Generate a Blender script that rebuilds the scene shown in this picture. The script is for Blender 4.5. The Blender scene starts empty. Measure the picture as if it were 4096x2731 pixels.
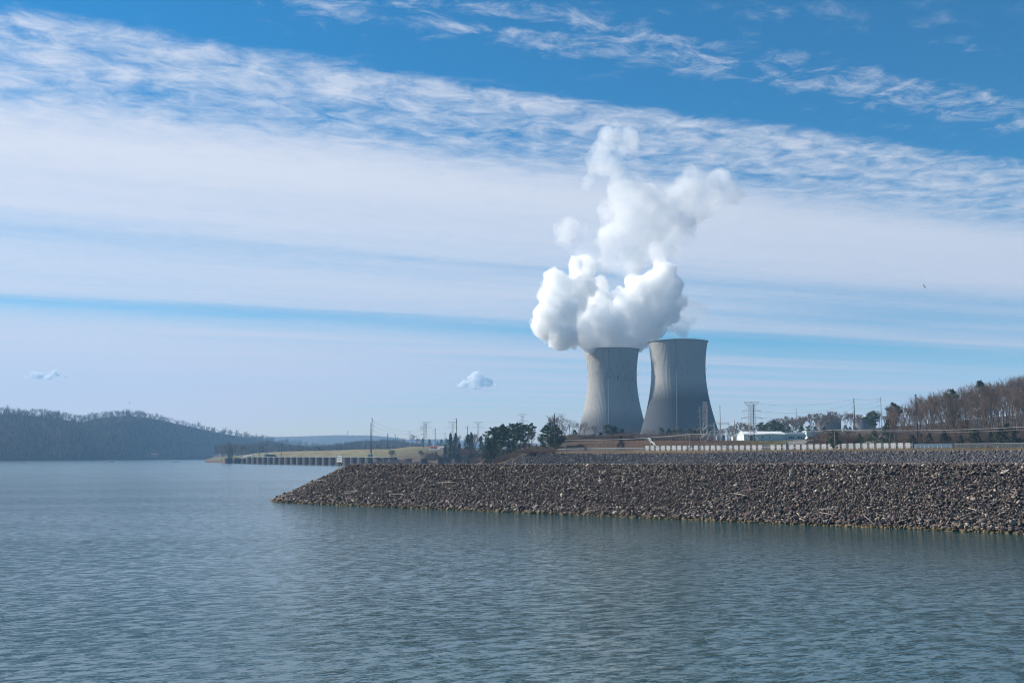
import bpy, math, random
import numpy as np
from mathutils import Vector, Matrix, noise as mnoise

random.seed(7)
rng = np.random.default_rng(7)
SC = bpy.context.scene
COL = SC.collection
R = math.radians

# ------------------------------------------------------------------ camera
F = 3982.0            # focal length in pixels of the 4096 px wide photograph
CAMH = 11.0
PITCH = math.atan(454.5 / F)
cam = bpy.data.cameras.new("camera")
cam.lens = 36.0 * F / 4096.0
cam.sensor_width = 36.0
cam.clip_start = 0.5
cam.clip_end = 90000
camo = bpy.data.objects.new("camera", cam)
COL.objects.link(camo)
camo.location = (0, 0, CAMH)
camo.rotation_euler = (math.pi / 2 + PITCH, 0, 0)
SC.camera = camo

# ------------------------------------------------------------------ world, sun, exposure
SUN_AZ, SUN_EL = -66.0, 33.0     # azimuth from the view axis, negative = left
w = bpy.data.worlds.new("World")
SC.world = w
w.use_nodes = True
nt = w.node_tree
nt.nodes.clear()


class NB:
    """tiny node-building helper"""
    def __init__(self, tree):
        self.t = tree

    def n(self, typ, **kw):
        x = self.t.nodes.new(typ)
        for k, v in kw.items():
            setattr(x, k, v)
        return x

    def put(self, sock, v):
        if isinstance(v, (int, float)):
            sock.default_value = v
        elif isinstance(v, (tuple, list)):
            if len(v) == 3 and len(sock.default_value) == 4:
                v = (*v, 1.0)
            sock.default_value = v
        else:
            self.t.links.new(v, sock)

    def m(self, op, a, b=0.0, c=0.0, clamp=False):
        x = self.n("ShaderNodeMath", operation=op, use_clamp=clamp)
        self.put(x.inputs[0], a)
        self.put(x.inputs[1], b)
        if op in ("MULTIPLY_ADD", "SMOOTH_MIN", "COMPARE"):
            self.put(x.inputs[2], c)
        return x.outputs[0]

    def dot(self, a, b):
        x = self.n("ShaderNodeVectorMath", operation="DOT_PRODUCT")
        self.put(x.inputs[0], a)
        self.put(x.inputs[1], b)
        return x.outputs["Value"]

    def xyz(self, x, y, z):
        c = self.n("ShaderNodeCombineXYZ")
        self.put(c.inputs[0], x)
        self.put(c.inputs[1], y)
        self.put(c.inputs[2], z)
        return c.outputs[0]

    def sep(self, v):
        s = self.n("ShaderNodeSeparateXYZ")
        self.put(s.inputs[0], v)
        return s.outputs[0], s.outputs[1], s.outputs[2]

    def noise(self, vec, scale, detail=4.0, rough=0.55, distort=0.0, dim="3D"):
        x = self.n("ShaderNodeTexNoise", noise_dimensions=dim)
        if vec is not None:
            self.put(x.inputs["Vector"], vec)
        self.put(x.inputs["Scale"], scale)
        self.put(x.inputs["Detail"], detail)
        self.put(x.inputs["Roughness"], rough)
        self.put(x.inputs["Distortion"], distort)
        return x.outputs[0]

    def smooth(self, v, lo, hi, a=0.0, b=1.0):
        x = self.n("ShaderNodeMapRange", interpolation_type="SMOOTHSTEP")
        self.put(x.inputs["Value"], v)
        self.put(x.inputs["From Min"], lo)
        self.put(x.inputs["From Max"], hi)
        self.put(x.inputs["To Min"], a)
        self.put(x.inputs["To Max"], b)
        return x.outputs["Result"]

    def mix(self, f, a, b, blend="MIX"):
        x = self.n("ShaderNodeMix", data_type="RGBA", blend_type=blend)
        self.put(x.inputs[0], f)
        self.put(x.inputs[6], a)
        self.put(x.inputs[7], b)
        return x.outputs[2]

    def ramp(self, v, stops, interp="LINEAR"):
        x = self.n("ShaderNodeValToRGB")
        cr = x.color_ramp
        cr.interpolation = interp
        while len(cr.elements) < len(stops):
            cr.elements.new(0.5)
        for e, (p, c) in zip(cr.elements, stops):
            e.position = p
            if isinstance(c, (int, float)):
                c = (c, c, c)
            e.color = (*c, 1.0)
        self.put(x.inputs[0], v)
        return x.outputs[0]


b = NB(nt)
sky = b.n("ShaderNodeTexSky", sky_type="NISHITA", sun_disc=False)
sky.sun_elevation = R(SUN_EL)
sky.sun_rotation = R(SUN_AZ)
sky.altitude = 200
sky.air_density = 1.0
sky.dust_density = 0.3
sky.ozone_density = 2.2
hs = b.n("ShaderNodeHueSaturation")
hs.inputs["Hue"].default_value = 0.495
hs.inputs["Saturation"].default_value = 1.95
hs.inputs["Value"].default_value = 0.95
b.put(hs.inputs["Color"], sky.outputs[0])
skyc = hs.outputs[0]
tc = b.n("ShaderNodeTexCoord")
dx, dy, dz = b.sep(tc.outputs["Generated"])
zc = b.m("MAXIMUM", dz, 0.012)
u = b.m("DIVIDE", dx, zc)
v = b.m("DIVIDE", dy, zc)
TX, TY = 0.93, 0.37               # cloud bands run along this direction of the sky
al = b.m("ADD", b.m("MULTIPLY", u, TX), b.m("MULTIPLY", v, TY))
ac = b.m("ADD", b.m("MULTIPLY", u, -TY), b.m("MULTIPLY", v, TX))
wob = b.noise(b.xyz(b.m("MULTIPLY", al, 0.55), ac, 0.0), 0.8, 3.0, 0.5)
ac_w = b.m("ADD", ac, b.m("MULTIPLY", b.m("SUBTRACT", wob, 0.5), 0.16))
q = b.m("DIVIDE", 1.0, b.m("MAXIMUM", ac_w, 0.6))
cover = b.ramp(q, [
    (0.000, 0.78), (0.095, 0.76), (0.122, 0.70), (0.131, 0.56), (0.136, 0.48), (0.143, 0.50), (0.150, 0.74),
    (0.178, 0.76), (0.205, 0.64), (0.230, 0.80), (0.285, 0.86), (0.312, 0.72), (0.335, 0.56), (0.375, 0.57),
    (0.402, 0.50), (0.418, 0.14), (0.448, 0.08), (0.466, 0.36), (0.496, 0.40), (0.520, 0.16), (0.700, 0.24), (1.0, 0.26)])
streak = b.noise(b.xyz(b.m("MULTIPLY", al, 0.16), ac, 2.0), 1.9, 5.0, 0.6, 0.3)
puff = b.noise(b.xyz(b.m("MULTIPLY", al, 0.85), ac, 5.0), 10.0, 9.0, 0.66, 0.5)
wisp = b.noise(b.xyz(b.m("ADD", b.m("MULTIPLY", al, 0.5), b.m("MULTIPLY", ac, 0.35)), ac, 9.0), 3.0, 6.0, 0.65, 0.8)
amp = b.ramp(q, [(0.0, 0.10), (0.12, 0.16), (0.16, 0.2), (0.26, 0.16), (0.31, 0.34), (0.345, 0.95), (0.40, 1.05), (0.42, 0.7), (0.48, 1.5), (0.60, 0.8)])
nz = b.m("ADD", b.m("ADD", b.m("MULTIPLY", puff, 0.56), b.m("MULTIPLY", wisp, 0.27)), b.m("MULTIPLY", streak, 0.17))
nzc = b.m("SUBTRACT", nz, 0.5)
# the right part of the lower sheet is thinner than the left
thin = b.smooth(al, 1.5, 6.5, 0.0, 1.0)
thin = b.m("MULTIPLY", thin, b.smooth(q, 0.25, 0.17, 0.0, 1.0))
lowst = b.m("MULTIPLY", b.m("MULTIPLY", b.m("SUBTRACT", b.noise(b.xyz(b.m("MULTIPLY", al, 0.05), ac, 4.0), 1.1, 3.0, 0.5), 0.47), 2.2), thin)
dens = b.m("ADD", cover, b.m("MULTIPLY", nzc, b.m("MULTIPLY", amp, 1.9)))
dens = b.m("ADD", dens, b.m("MULTIPLY", b.m("SUBTRACT", streak, 0.5), 0.30))
dens = b.m("SUBTRACT", dens, b.m("ADD", b.m("MULTIPLY", thin, 0.17), b.m("MULTIPLY", lowst, 0.42)))
alpha = b.smooth(dens, 0.20, 0.92, 0.0, 0.97)
alpha = b.m("MULTIPLY", alpha, b.smooth(dz, -0.01, 0.03))
sunv = (math.sin(R(SUN_AZ)) * math.cos(R(SUN_EL)), math.cos(R(SUN_AZ)) * math.cos(R(SUN_EL)), math.sin(R(SUN_EL)))
side = b.dot(tc.outputs["Generated"], sunv)
cb = b.m("MULTIPLY_ADD", side, 1.6, 6.1)          # clouds are brighter nearer the sun
cb = b.m("MULTIPLY", cb, b.smooth(dz, 0.0, 0.22, 0.88, 1.0))
vm = b.n("ShaderNodeVectorMath", operation="SCALE")
b.put(vm.inputs[0], b.mix(b.smooth(dz, 0.02, 0.20), (1.22, 1.03, 1.06), (0.99, 1.015, 1.12)))
b.put(vm.inputs["Scale"], cb)
bg = b.n("ShaderNodeBackground")
b.put(bg.inputs[0], b.mix(alpha, skyc, vm.outputs[0]))
bg.inputs[1].default_value = 0.0657
wo = b.n("ShaderNodeOutputWorld")
nt.links.new(bg.outputs[0], wo.inputs[0])

sun = bpy.data.lights.new("sun", "SUN")
sun.energy = 5.0
sun.angle = R(0.5)
sun.color = (1.0, 0.94, 0.83)
suno = bpy.data.objects.new("sun", sun)
COL.objects.link(suno)
suno.rotation_euler = Vector(sunv).to_track_quat("Z", "Y").to_euler()
suno.location = (-300, 100, 300)

SC.view_settings.view_transform = "Standard"
SC.view_settings.look = "None"
SC.view_settings.exposure = 0.75
SC.view_settings.gamma = 1.0
SC.view_settings.use_curve_mapping = False
SC.render.engine = "CYCLES"
cy = SC.cycles
cy.diffuse_bounces = 2
cy.glossy_bounces = 3
cy.transmission_bounces = 2
cy.volume_bounces = 40
cy.max_bounces = 40
cy.transparent_max_bounces = 24
cy.use_denoising = True
cy.denoising_prefilter = "ACCURATE"
cy.sample_clamp_indirect = 4.0
cy.filter_width = 1.1
cy.use_adaptive_sampling = False


# ------------------------------------------------------------------ helpers
def P(px, py, d):
    """world point seen at photograph pixel (px, py), d metres ahead of the camera"""
    xc = (px - 2048.0) / F
    yc = (1365.5 - py) / F
    fy = math.cos(PITCH) - yc * math.sin(PITCH)
    fz = math.sin(PITCH) + yc * math.cos(PITCH)
    s = d / fy
    return Vector((xc * s, d, CAMH + fz * s))


def XD(px, d):
    return P(px, 1820, d).x


def tag(o, label=None, cat=None, group=None, kind=None):
    if label:
        o["label"] = label
    if cat:
        o["category"] = cat
    if group:
        o["group"] = group
    if kind:
        o["kind"] = kind
    return o


def empty(name, loc, label, cat, group=None, rz=0.0):
    o = bpy.data.objects.new(name, None)
    o.empty_display_size = 0.5
    o.location = loc
    o.rotation_euler = (0, 0, rz)
    COL.objects.link(o)
    return tag(o, label, cat, group)


def link(name, me, parent=None, loc=None):
    o = bpy.data.objects.new(name, me)
    COL.objects.link(o)
    if parent is not None:
        o.parent = parent
    if loc is not None:
        o.location = loc
    return o


def np_mesh(name, verts, faces, mat=None, cols=None, smooth=False):
    """verts (n,3), faces: (m,k) int array, all of one size"""
    verts = np.asarray(verts, dtype=np.float32).reshape(-1, 3)
    faces = np.asarray(faces, dtype=np.int32)
    me = bpy.data.meshes.new(name)
    m, k = faces.shape
    me.vertices.add(len(verts))
    me.vertices.foreach_set("co", verts.ravel())
    me.loops.add(m * k)
    me.loops.foreach_set("vertex_index", faces.ravel())
    me.polygons.add(m)
    me.polygons.foreach_set("loop_start", np.arange(0, m * k, k, dtype=np.int32))
    me.polygons.foreach_set("loop_total", np.full(m, k, dtype=np.int32))
    if smooth:
        me.polygons.foreach_set("use_smooth", np.ones(m, dtype=bool))
    if cols is not None:
        a = me.color_attributes.new("Col", "FLOAT_COLOR", "POINT")
        c = np.ones((len(verts), 4), dtype=np.float32)
        c[:, :3] = cols
        a.data.foreach_set("color", c.ravel())
    me.update(calc_edges=True)
    me.validate()
    if mat is not None:
        me.materials.append(mat)
    return me


class MB:
    """collects boxes, bars and tubes into one mesh"""
    def __init__(self):
        self.v, self.f = [], []

    def add(self, vs, fs):
        o = len(self.v)
        self.v += [tuple(x) for x in vs]
        self.f += [tuple(o + i for i in f) for f in fs]
        return self

    def box(self, x0, y0, z0, x1, y1, z1):
        vs = [(x0, y0, z0), (x1, y0, z0), (x1, y1, z0), (x0, y1, z0), (x0, y0, z1), (x1, y0, z1), (x1, y1, z1), (x0, y1, z1)]
        return self.add(vs, [(3, 2, 1, 0), (4, 5, 6, 7), (0, 1, 5, 4), (1, 2, 6, 5), (2, 3, 7, 6), (3, 0, 4, 7)])

    def bar(self, p, q, r0, r1=None, n=4):
        if r1 is None:
            r1 = r0
        p, q = Vector(p), Vector(q)
        d = (q - p)
        if d.length < 1e-6:
            return self
        d.normalize()
        a = d.orthogonal().normalized()
        c = d.cross(a)
        vs = []
        for pt, r in ((p, r0), (q, r1)):
            for k in range(n):
                t = 2 * math.pi * k / n + math.pi / 4
                vs.append(pt + a * (math.cos(t) * r) + c * (math.sin(t) * r))
        fs = [(k, (k + 1) % n, n + (k + 1) % n, n + k) for k in range(n)]
        fs += [tuple(range(n - 1, -1, -1)), tuple(range(n, 2 * n))]
        return self.add(vs, fs)

    def path(self, pts, r, n=4):
        for i in range(len(pts) - 1):
            self.bar(pts[i], pts[i + 1], r, r, n)
        return self

    def prof(self, prof, n=24, cx=0, cy=0):
        """lathe: prof = [(radius, z)...]"""
        vs, fs = [], []
        for (r, z) in prof:
            for k in range(n):
                t = 2 * math.pi * k / n
                vs.append((cx + r * math.cos(t), cy + r * math.sin(t), z))
        for j in range(len(prof) - 1):
            for k in range(n):
                k2 = (k + 1) % n
                fs.append((j * n + k, j * n + k2, (j + 1) * n + k2, (j + 1) * n + k))
        fs.append(tuple(range((len(prof) - 1) * n, len(prof) * n)))
        return self.add(vs, fs)

    def mesh(self, name, mat, smooth=False):
        me = bpy.data.meshes.new(name)
        me.from_pydata(self.v, [], self.f)
        if smooth:
            for p in me.polygons:
                p.use_smooth = True
        me.update()
        me.materials.append(mat)
        return me

    def build(self, name, mat, parent=None, smooth=False, loc=None):
        return link(name, self.mesh(name, mat, smooth), parent, loc)


def copy_tree(o, parent=None):
    c = o.copy()
    COL.objects.link(c)
    c.parent = parent
    for ch in list(o.children):
        copy_tree(ch, c)
    return c


def ordinal(i):
    names = ["first", "second", "third", "fourth", "fifth", "sixth", "seventh", "eighth", "ninth", "tenth", "eleventh", "twelfth",
             "thirteenth", "fourteenth", "fifteenth", "sixteenth", "seventeenth", "eighteenth", "nineteenth", "twentieth"]
    return names[i] if i < len(names) else str(i + 1) + "th"


# ------------------------------------------------------------------ materials
def new_mat(name):
    m = bpy.data.materials.new(name)
    m.use_nodes = True
    t = m.node_tree
    return m, NB(t), t.nodes["Principled BSDF"]


def flat(name, col, rough=0.8, metal=0.0, var=0.25, scale=0.6, bump=0.0):
    """one colour with soft procedural wear"""
    m, b, p = new_mat(name)
    g = b.n("ShaderNodeTexCoord")
    n1 = b.noise(g.outputs["Object"], scale, 5.0, 0.6)
    lo = tuple(c * (1 - var) for c in col)
    hi = tuple(min(1, c * (1 + var)) for c in col)
    b.put(p.inputs["Base Color"], b.mix(n1, lo, hi))
    p.inputs["Roughness"].default_value = rough
    p.inputs["Metallic"].default_value = metal
    if bump:
        bp = b.n("ShaderNodeBump")
        bp.inputs["Strength"].default_value = bump
        b.put(bp.inputs["Height"], b.noise(g.outputs["Object"], scale * 6, 4.0, 0.6))
        b.put(p.inputs["Normal"], bp.outputs[0])
    return m


def foliage(name, cols, rough=0.75, transl=True):
    """leaf or twig colours picked per clump"""
    m, b, p = new_mat(name)
    g = b.n("ShaderNodeNewGeometry")
    oi = b.n("ShaderNodeObjectInfo")
    mixv = b.m("FRACT", b.m("ADD", g.outputs["Random Per Island"], b.m("MULTIPLY", oi.outputs["Random"], 0.35)))
    stops = [(i / max(1, len(cols) - 1), c) for i, c in enumerate(cols)]
    b.put(p.inputs["Base Color"], b.ramp(mixv, stops))
    p.inputs["Roughness"].default_value = rough
    p.inputs["Specular IOR Level"].default_value = 0.2
    return m


M = {}
M["twig"] = foliage("twig", [(0.095, 0.066, 0.052), (0.17, 0.12, 0.092), (0.24, 0.18, 0.145), (0.12, 0.072, 0.058)])
M["twig_pale"] = foliage("twig_pale", [(0.20, 0.165, 0.14), (0.30, 0.26, 0.22), (0.24, 0.20, 0.17)])
M["twig_red"] = foliage("twig_red", [(0.13, 0.07, 0.055), (0.20, 0.11, 0.085), (0.15, 0.09, 0.075)])
M["twig_far"] = foliage("twig_far", [(0.018, 0.018, 0.018), (0.10, 0.078, 0.066), (0.012, 0.020, 0.018), (0.20, 0.155, 0.13), (0.035, 0.032, 0.03), (0.14, 0.11, 0.095)])
M["bark"] = flat("bark", (0.12, 0.10, 0.085), 0.9, var=0.4, scale=1.5)
M["bark_pine"] = flat("bark_pine", (0.11, 0.075, 0.055), 0.9, var=0.4, scale=1.5)
M["pine"] = foliage("pine_needles", [(0.020, 0.050, 0.022), (0.045, 0.095, 0.035), (0.07, 0.125, 0.045), (0.03, 0.06, 0.03)])
M["cedar"] = foliage("cedar_leaves", [(0.014, 0.026, 0.016), (0.026, 0.042, 0.024), (0.035, 0.048, 0.026)])
M["rust_leaf"] = foliage("rust_leaves", [(0.13, 0.06, 0.03), (0.19, 0.09, 0.045), (0.10, 0.055, 0.035)])
M["brush"] = foliage("brush_twigs", [(0.15, 0.10, 0.075), (0.22, 0.16, 0.115), (0.11, 0.085, 0.065)])
M["dry_grass"] = foliage("dry_grass", [(0.30, 0.20, 0.10), (0.40, 0.29, 0.16), (0.24, 0.15, 0.08)])
M["steel"] = flat("galvanised_steel", (0.30, 0.31, 0.33), 0.5, 0.55, 0.2, 0.8)
M["steel_far"] = flat("weathered_steel", (0.30, 0.31, 0.33), 0.6, 0.3, 0.2, 0.8)
M["wood_pole"] = flat("creosoted_wood", (0.05, 0.042, 0.04), 0.9, var=0.35, scale=1.2)
M["grey_pole"] = flat("weathered_wood", (0.26, 0.24, 0.22), 0.9, var=0.3, scale=1.2)
M["wire"] = flat("cable", (0.40, 0.40, 0.40), 0.5, 0.4, 0.1)
M["wire_dark"] = flat("dark_cable", (0.12, 0.13, 0.14), 0.6, 0.3, 0.1)
M["white"] = flat("white_paint", (0.78, 0.78, 0.76), 0.55, var=0.07, scale=0.8)
M["cream"] = flat("cream_paint", (0.62, 0.56, 0.42), 0.6, var=0.1)
M["roof_white"] = flat("white_metal_roof", (0.74, 0.75, 0.75), 0.45, var=0.06, scale=0.4)
M["siding"] = flat("pale_metal_siding", (0.52, 0.60, 0.62), 0.55, var=0.08, scale=0.5)
M["dark"] = flat("dark_paint", (0.02, 0.022, 0.026), 0.5, var=0.3)
M["glass"] = flat("window_glass", (0.025, 0.03, 0.035), 0.12, var=0.2)
M["bluegrey"] = flat("blue_grey_paint", (0.13, 0.20, 0.27), 0.6, var=0.15, scale=0.3)
M["red"] = flat("red_brick_paint", (0.38, 0.10, 0.07), 0.7, var=0.2)
M["tank"] = flat("grey_tank", (0.13, 0.135, 0.15), 0.75, var=0.15, scale=0.2)
M["tank_white"] = flat("pale_dome", (0.74, 0.75, 0.77), 0.5, var=0.08, scale=0.3)
M["driftwood"] = flat("driftwood", (0.50, 0.44, 0.36), 0.85, var=0.25, scale=1.5)
M["asphalt"] = flat("asphalt", (0.20, 0.19, 0.185), 0.9, var=0.15, scale=0.1)
M["yellow"] = flat("yellow_paint", (0.60, 0.45, 0.08), 0.6, var=0.15)
M["bird_dark"] = flat("dark_feathers", (0.03, 0.03, 0.035), 0.8, var=0.3, scale=5)
M["bird_white"] = flat("white_feathers", (0.7, 0.7, 0.7), 0.8, var=0.1, scale=5)
M["rubber"] = flat("tyre_rubber", (0.02, 0.02, 0.02), 0.9)
M["buoy"] = flat("buoy_paint", (0.25, 0.06, 0.05), 0.6)


def concrete_panel():
    m, b, p = new_mat("white_concrete")
    g = b.n("ShaderNodeTexCoord")
    x, y, z = b.sep(g.outputs["Object"])
    oi = b.n("ShaderNodeObjectInfo")
    st = b.noise(b.xyz(b.m("MULTIPLY", x, 5.0), b.m("MULTIPLY", oi.outputs["Random"], 40.0), b.m("MULTIPLY", z, 0.7)), 1.0, 5.0, 0.65)
    c = b.mix(st, (0.55, 0.55, 0.535), (0.80, 0.79, 0.77))
    b.put(p.inputs["Base Color"], b.mix(b.m("MULTIPLY", oi.outputs["Random"], 0.25), c, (0.42, 0.42, 0.40)))
    p.inputs["Roughness"].default_value = 0.85
    return m


M["panel"] = concrete_panel()
M["post_grey"] = flat("grey_concrete", (0.17, 0.168, 0.17), 0.9, var=0.2, scale=0.8)


def chain_link():
    """wire mesh: real holes by alpha of a diamond pattern"""
    m, b, p = new_mat("chain_link_mesh")
    g = b.n("ShaderNodeTexCoord")
    x, y, z = b.sep(g.outputs["Object"])
    s1 = b.m("ABSOLUTE", b.m("SUBTRACT", b.m("FRACT", b.m("MULTIPLY", b.m("ADD", x, z), 9.0)), 0.5))
    s2 = b.m("ABSOLUTE", b.m("SUBTRACT", b.m("FRACT", b.m("MULTIPLY", b.m("SUBTRACT", x, z), 9.0)), 0.5))
    a = b.m("GREATER_THAN", b.m("MAXIMUM", s1, s2), 0.42)
    b.put(p.inputs["Base Color"], (0.36, 0.37, 0.38))
    p.inputs["Roughness"].default_value = 0.5
    p.inputs["Metallic"].default_value = 0.4
    b.put(p.inputs["Alpha"], a)
    return m


M["chain_link"] = chain_link()


def stone_mat(name, island, tones):
    m, b, p = new_mat(name)
    g = b.n("ShaderNodeNewGeometry")
    oi = b.n("ShaderNodeObjectInfo")
    rnd = g.outputs["Random Per Island"] if island else oi.outputs["Random"]
    base = b.ramp(rnd, tones, "LINEAR")
    n1 = b.noise(g.outputs["Position"], 2.6, 5.0, 0.65)
    c = b.mix(b.smooth(n1, 0.35, 0.7, 0.0, 0.55), base, (0.055, 0.05, 0.047))
    # brown algae on the stones the river washes
    px, py, pz = b.sep(g.outputs["Position"])
    wet = b.smooth(b.m("ADD", pz, b.m("MULTIPLY", n1, 0.5)), 0.95, 0.25, 0.0, 0.75)
    c = b.mix(wet, c, (0.11, 0.078, 0.04))
    c = b.mix(b.smooth(pz, 0.45, 0.15, 0.0, 0.85), c, (0.13, 0.095, 0.045))
    # moss patches
    ms = b.smooth(b.noise(g.outputs["Position"], 0.35, 5.0, 0.7), 0.60, 0.72, 0.0, 0.35)
    c = b.mix(ms, c, (0.10, 0.115, 0.05))
    b.put(p.inputs["Base Color"], c)
    p.inputs["Roughness"].default_value = 0.85
    p.inputs["Specular IOR Level"].default_value = 0.25
    bp = b.n("ShaderNodeBump")
    bp.inputs["Strength"].default_value = 0.5
    bp.inputs["Distance"].default_value = 0.08
    b.put(bp.inputs["Height"], b.noise(g.outputs["Position"], 7.0, 4.0, 0.65))
    b.put(p.inputs["Normal"], bp.outputs[0])
    return m


TONES = [(0.0, (0.050, 0.034, 0.036)), (0.22, (0.12, 0.084, 0.072)), (0.42, (0.10, 0.066, 0.082)), (0.60, (0.19, 0.14, 0.105)),
         (0.78, (0.115, 0.094, 0.072)), (0.92, (0.32, 0.265, 0.21)), (1.0, (0.52, 0.46, 0.39))]
TONES2 = [(0.0, (0.040, 0.037, 0.045)), (0.35, (0.075, 0.067, 0.080)), (0.65, (0.105, 0.097, 0.105)), (0.9, (0.15, 0.14, 0.145)), (1.0, (0.26, 0.25, 0.25))]
M["stone"] = stone_mat("riprap_stone", False, TONES)
M["stone_mass"] = stone_mat("riprap_stone_mass", True, TONES)
M["stone_grey"] = stone_mat("grey_riprap_mass", True, TONES2)
M["core"] = flat("bank_core", (0.045, 0.04, 0.038), 0.95, var=0.3, scale=0.5)


def ground_mat():
    """ground cover colours come with the sheet (what grows where), grain is procedural"""
    m, b, p = new_mat("ground_cover")
    a = b.n("ShaderNodeVertexColor", layer_name="Col")
    g = b.n("ShaderNodeNewGeometry")
    n1 = b.noise(g.outputs["Position"], 0.05, 6.0, 0.65)
    n2 = b.noise(g.outputs["Position"], 0.6, 5.0, 0.7)
    f = b.m("ADD", b.m("MULTIPLY", n1, 0.6), b.m("MULTIPLY", n2, 0.4))
    c = b.mix(b.smooth(f, 0.36, 0.66), (0.58, 0.52, 0.46), (1.35, 1.30, 1.2))
    b.put(p.inputs["Base Color"], b.mix(1.0, a.outputs[0], c, "MULTIPLY"))
    p.inputs["Roughness"].default_value = 0.95
    p.inputs["Specular IOR Level"].default_value = 0.1
    bp = b.n("ShaderNodeBump")
    bp.inputs["Strength"].default_value = 0.6
    bp.inputs["Distance"].default_value = 0.5
    b.put(bp.inputs["Height"], n2)
    b.put(p.inputs["Normal"], bp.outputs[0])
    return m


M["ground"] = ground_mat()


def water_mat():
    m, b, p = new_mat("river_water")
    g = b.n("ShaderNodeNewGeometry")
    x, y, z = b.sep(g.outputs["Position"])
    # wind ripples: crests run away to the right
    a = R(24)
    xr = b.m("ADD", b.m("MULTIPLY", x, math.cos(a)), b.m("MULTIPLY", y, math.sin(a)))
    yr = b.m("SUBTRACT", b.m("MULTIPLY", y, math.cos(a)), b.m("MULTIPLY", x, math.sin(a)))
    def crests(freq, warp, wscale, cover_scale, seed, lo, hi):
        """gentle backs and short steep fronts, broken up along the crest"""
        ph = b.m("MULTIPLY_ADD", b.noise(b.xyz(b.m("MULTIPLY", xr, 0.6), yr, seed), wscale, 2.0, 0.5), warp, b.m("MULTIPLY", yr, freq))
        sw = b.m("FRACT", ph)
        tri = b.m("MINIMUM", b.m("DIVIDE", sw, 0.24), b.m("DIVIDE", b.m("SUBTRACT", 1.0, sw), 0.76))
        return b.m("MULTIPLY", b.smooth(tri, 0.0, 1.0), b.smooth(b.noise(b.xyz(b.m("MULTIPLY", xr, 0.5), yr, seed + 4.0), cover_scale, 2.0, 0.5), lo, hi))
    w1 = crests(1.5, 3.0, 1.5, 1.0, 0.0, 0.47, 0.74)
    w2 = crests(3.6, 3.6, 3.2, 2.2, 9.0, 0.42, 0.72)
    n3 = b.noise(b.xyz(b.m("MULTIPLY", x, 0.7), y, 7.0), 5.0, 4.0, 0.62)
    # gusts and current: calmer and rougher lanes
    lane = b.noise(b.xyz(b.m("MULTIPLY", x, 0.30), b.m("MULTIPLY_ADD", x, -0.12, y), 11.0), 0.016, 5.0, 0.62, 0.8)
    far = b.smooth(y, 90.0, 600.0, 1.0, 0.8)
    k = b.m("MULTIPLY", far, b.smooth(lane, 0.38, 0.62, 0.50, 1.15))
    # wave height in metres
    h = b.m("ADD", b.m("ADD", b.m("MULTIPLY", w1, 0.080), b.m("MULTIPLY", w2, 0.030)), b.m("MULTIPLY", n3, 0.016))
    bp = b.n("ShaderNodeBump")
    bp.inputs["Distance"].default_value = 1.0
    bp.inputs["Strength"].default_value = 1.0
    if "Filter Width" in bp.inputs:
        bp.inputs["Filter Width"].default_value = 0.02
    b.put(bp.inputs["Height"], b.m("MULTIPLY", h, k))
    b.put(p.inputs["Normal"], bp.outputs[0])
    b.put(p.inputs["Base Color"], (0.009, 0.050, 0.050))
    b.put(p.inputs["Roughness"], b.smooth(y, 60.0, 900.0, 0.10, 0.16))
    p.inputs["IOR"].default_value = 2.0
    return m


M["water"] = water_mat()


def tower_mat(name, stain, low_v, low_k):
    m, b, p = new_mat(name)
    uv = b.n("ShaderNodeUVMap", uv_map="UVMap")
    uu, vv, _ = b.sep(uv.outputs[0])
    lift = b.m("ABSOLUTE", b.m("SUBTRACT", b.m("FRACT", b.m("MULTIPLY", vv, 86.0)), 0.5))
    rowt = b.noise(b.xyz(0.0, b.m("FLOOR", b.m("MULTIPLY", vv, 86.0)), 0.0), 1.7, 1.0)
    pan = b.noise(b.xyz(b.m("FLOOR", b.m("MULTIPLY", uu, 144.0)), b.m("FLOOR", b.m("MULTIPLY", vv, 86.0)), 1.0), 3.3, 0.0)
    c = b.mix(pan, (0.28, 0.27, 0.25), (0.355, 0.34, 0.32))
    c = b.mix(b.m("MULTIPLY", b.smooth(rowt, 0.4, 0.65), 0.18), c, (0.30, 0.29, 0.28))
    c = b.mix(b.smooth(lift, 0.44, 0.49, 0.0, 0.25), c, (0.2, 0.195, 0.19))
    st = b.noise(b.xyz(b.m("MULTIPLY", uu, 150.0), b.m("MULTIPLY", vv, 5.0), 0.0), 1.0, 6.0, 0.7)
    c = b.mix(b.smooth(st, 0.5, 0.75, 0.0, 0.35), c, (0.20, 0.195, 0.19))
    # black run-off streaks
    rs = b.noise(b.xyz(b.m("MULTIPLY", uu, 210.0), b.m("MULTIPLY", vv, 9.0), 3.0), 1.0, 4.0, 0.65)
    area = b.m("MULTIPLY", b.smooth(vv, 0.36, 0.55), b.smooth(b.noise(b.xyz(b.m("MULTIPLY", uu, 9.0), b.m("MULTIPLY", vv, 3.0), 8.0), 1.0, 4.0), 0.42, 0.62))
    c = b.mix(b.m("MULTIPLY", b.smooth(rs, 0.52, 0.66, 0.0, stain), area), c, (0.06, 0.06, 0.062))
    # plume shadow over the lower shell, painted into the concrete colour
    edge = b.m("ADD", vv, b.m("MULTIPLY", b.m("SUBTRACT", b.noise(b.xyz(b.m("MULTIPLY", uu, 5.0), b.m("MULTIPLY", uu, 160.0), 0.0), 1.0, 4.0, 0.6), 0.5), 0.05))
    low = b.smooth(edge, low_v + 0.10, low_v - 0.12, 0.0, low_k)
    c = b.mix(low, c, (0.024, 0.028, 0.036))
    b.put(p.inputs["Base Color"], c)
    p.inputs["Roughness"].default_value = 0.9
    p.inputs["Specular IOR Level"].default_value = 0.15
    return m


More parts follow.
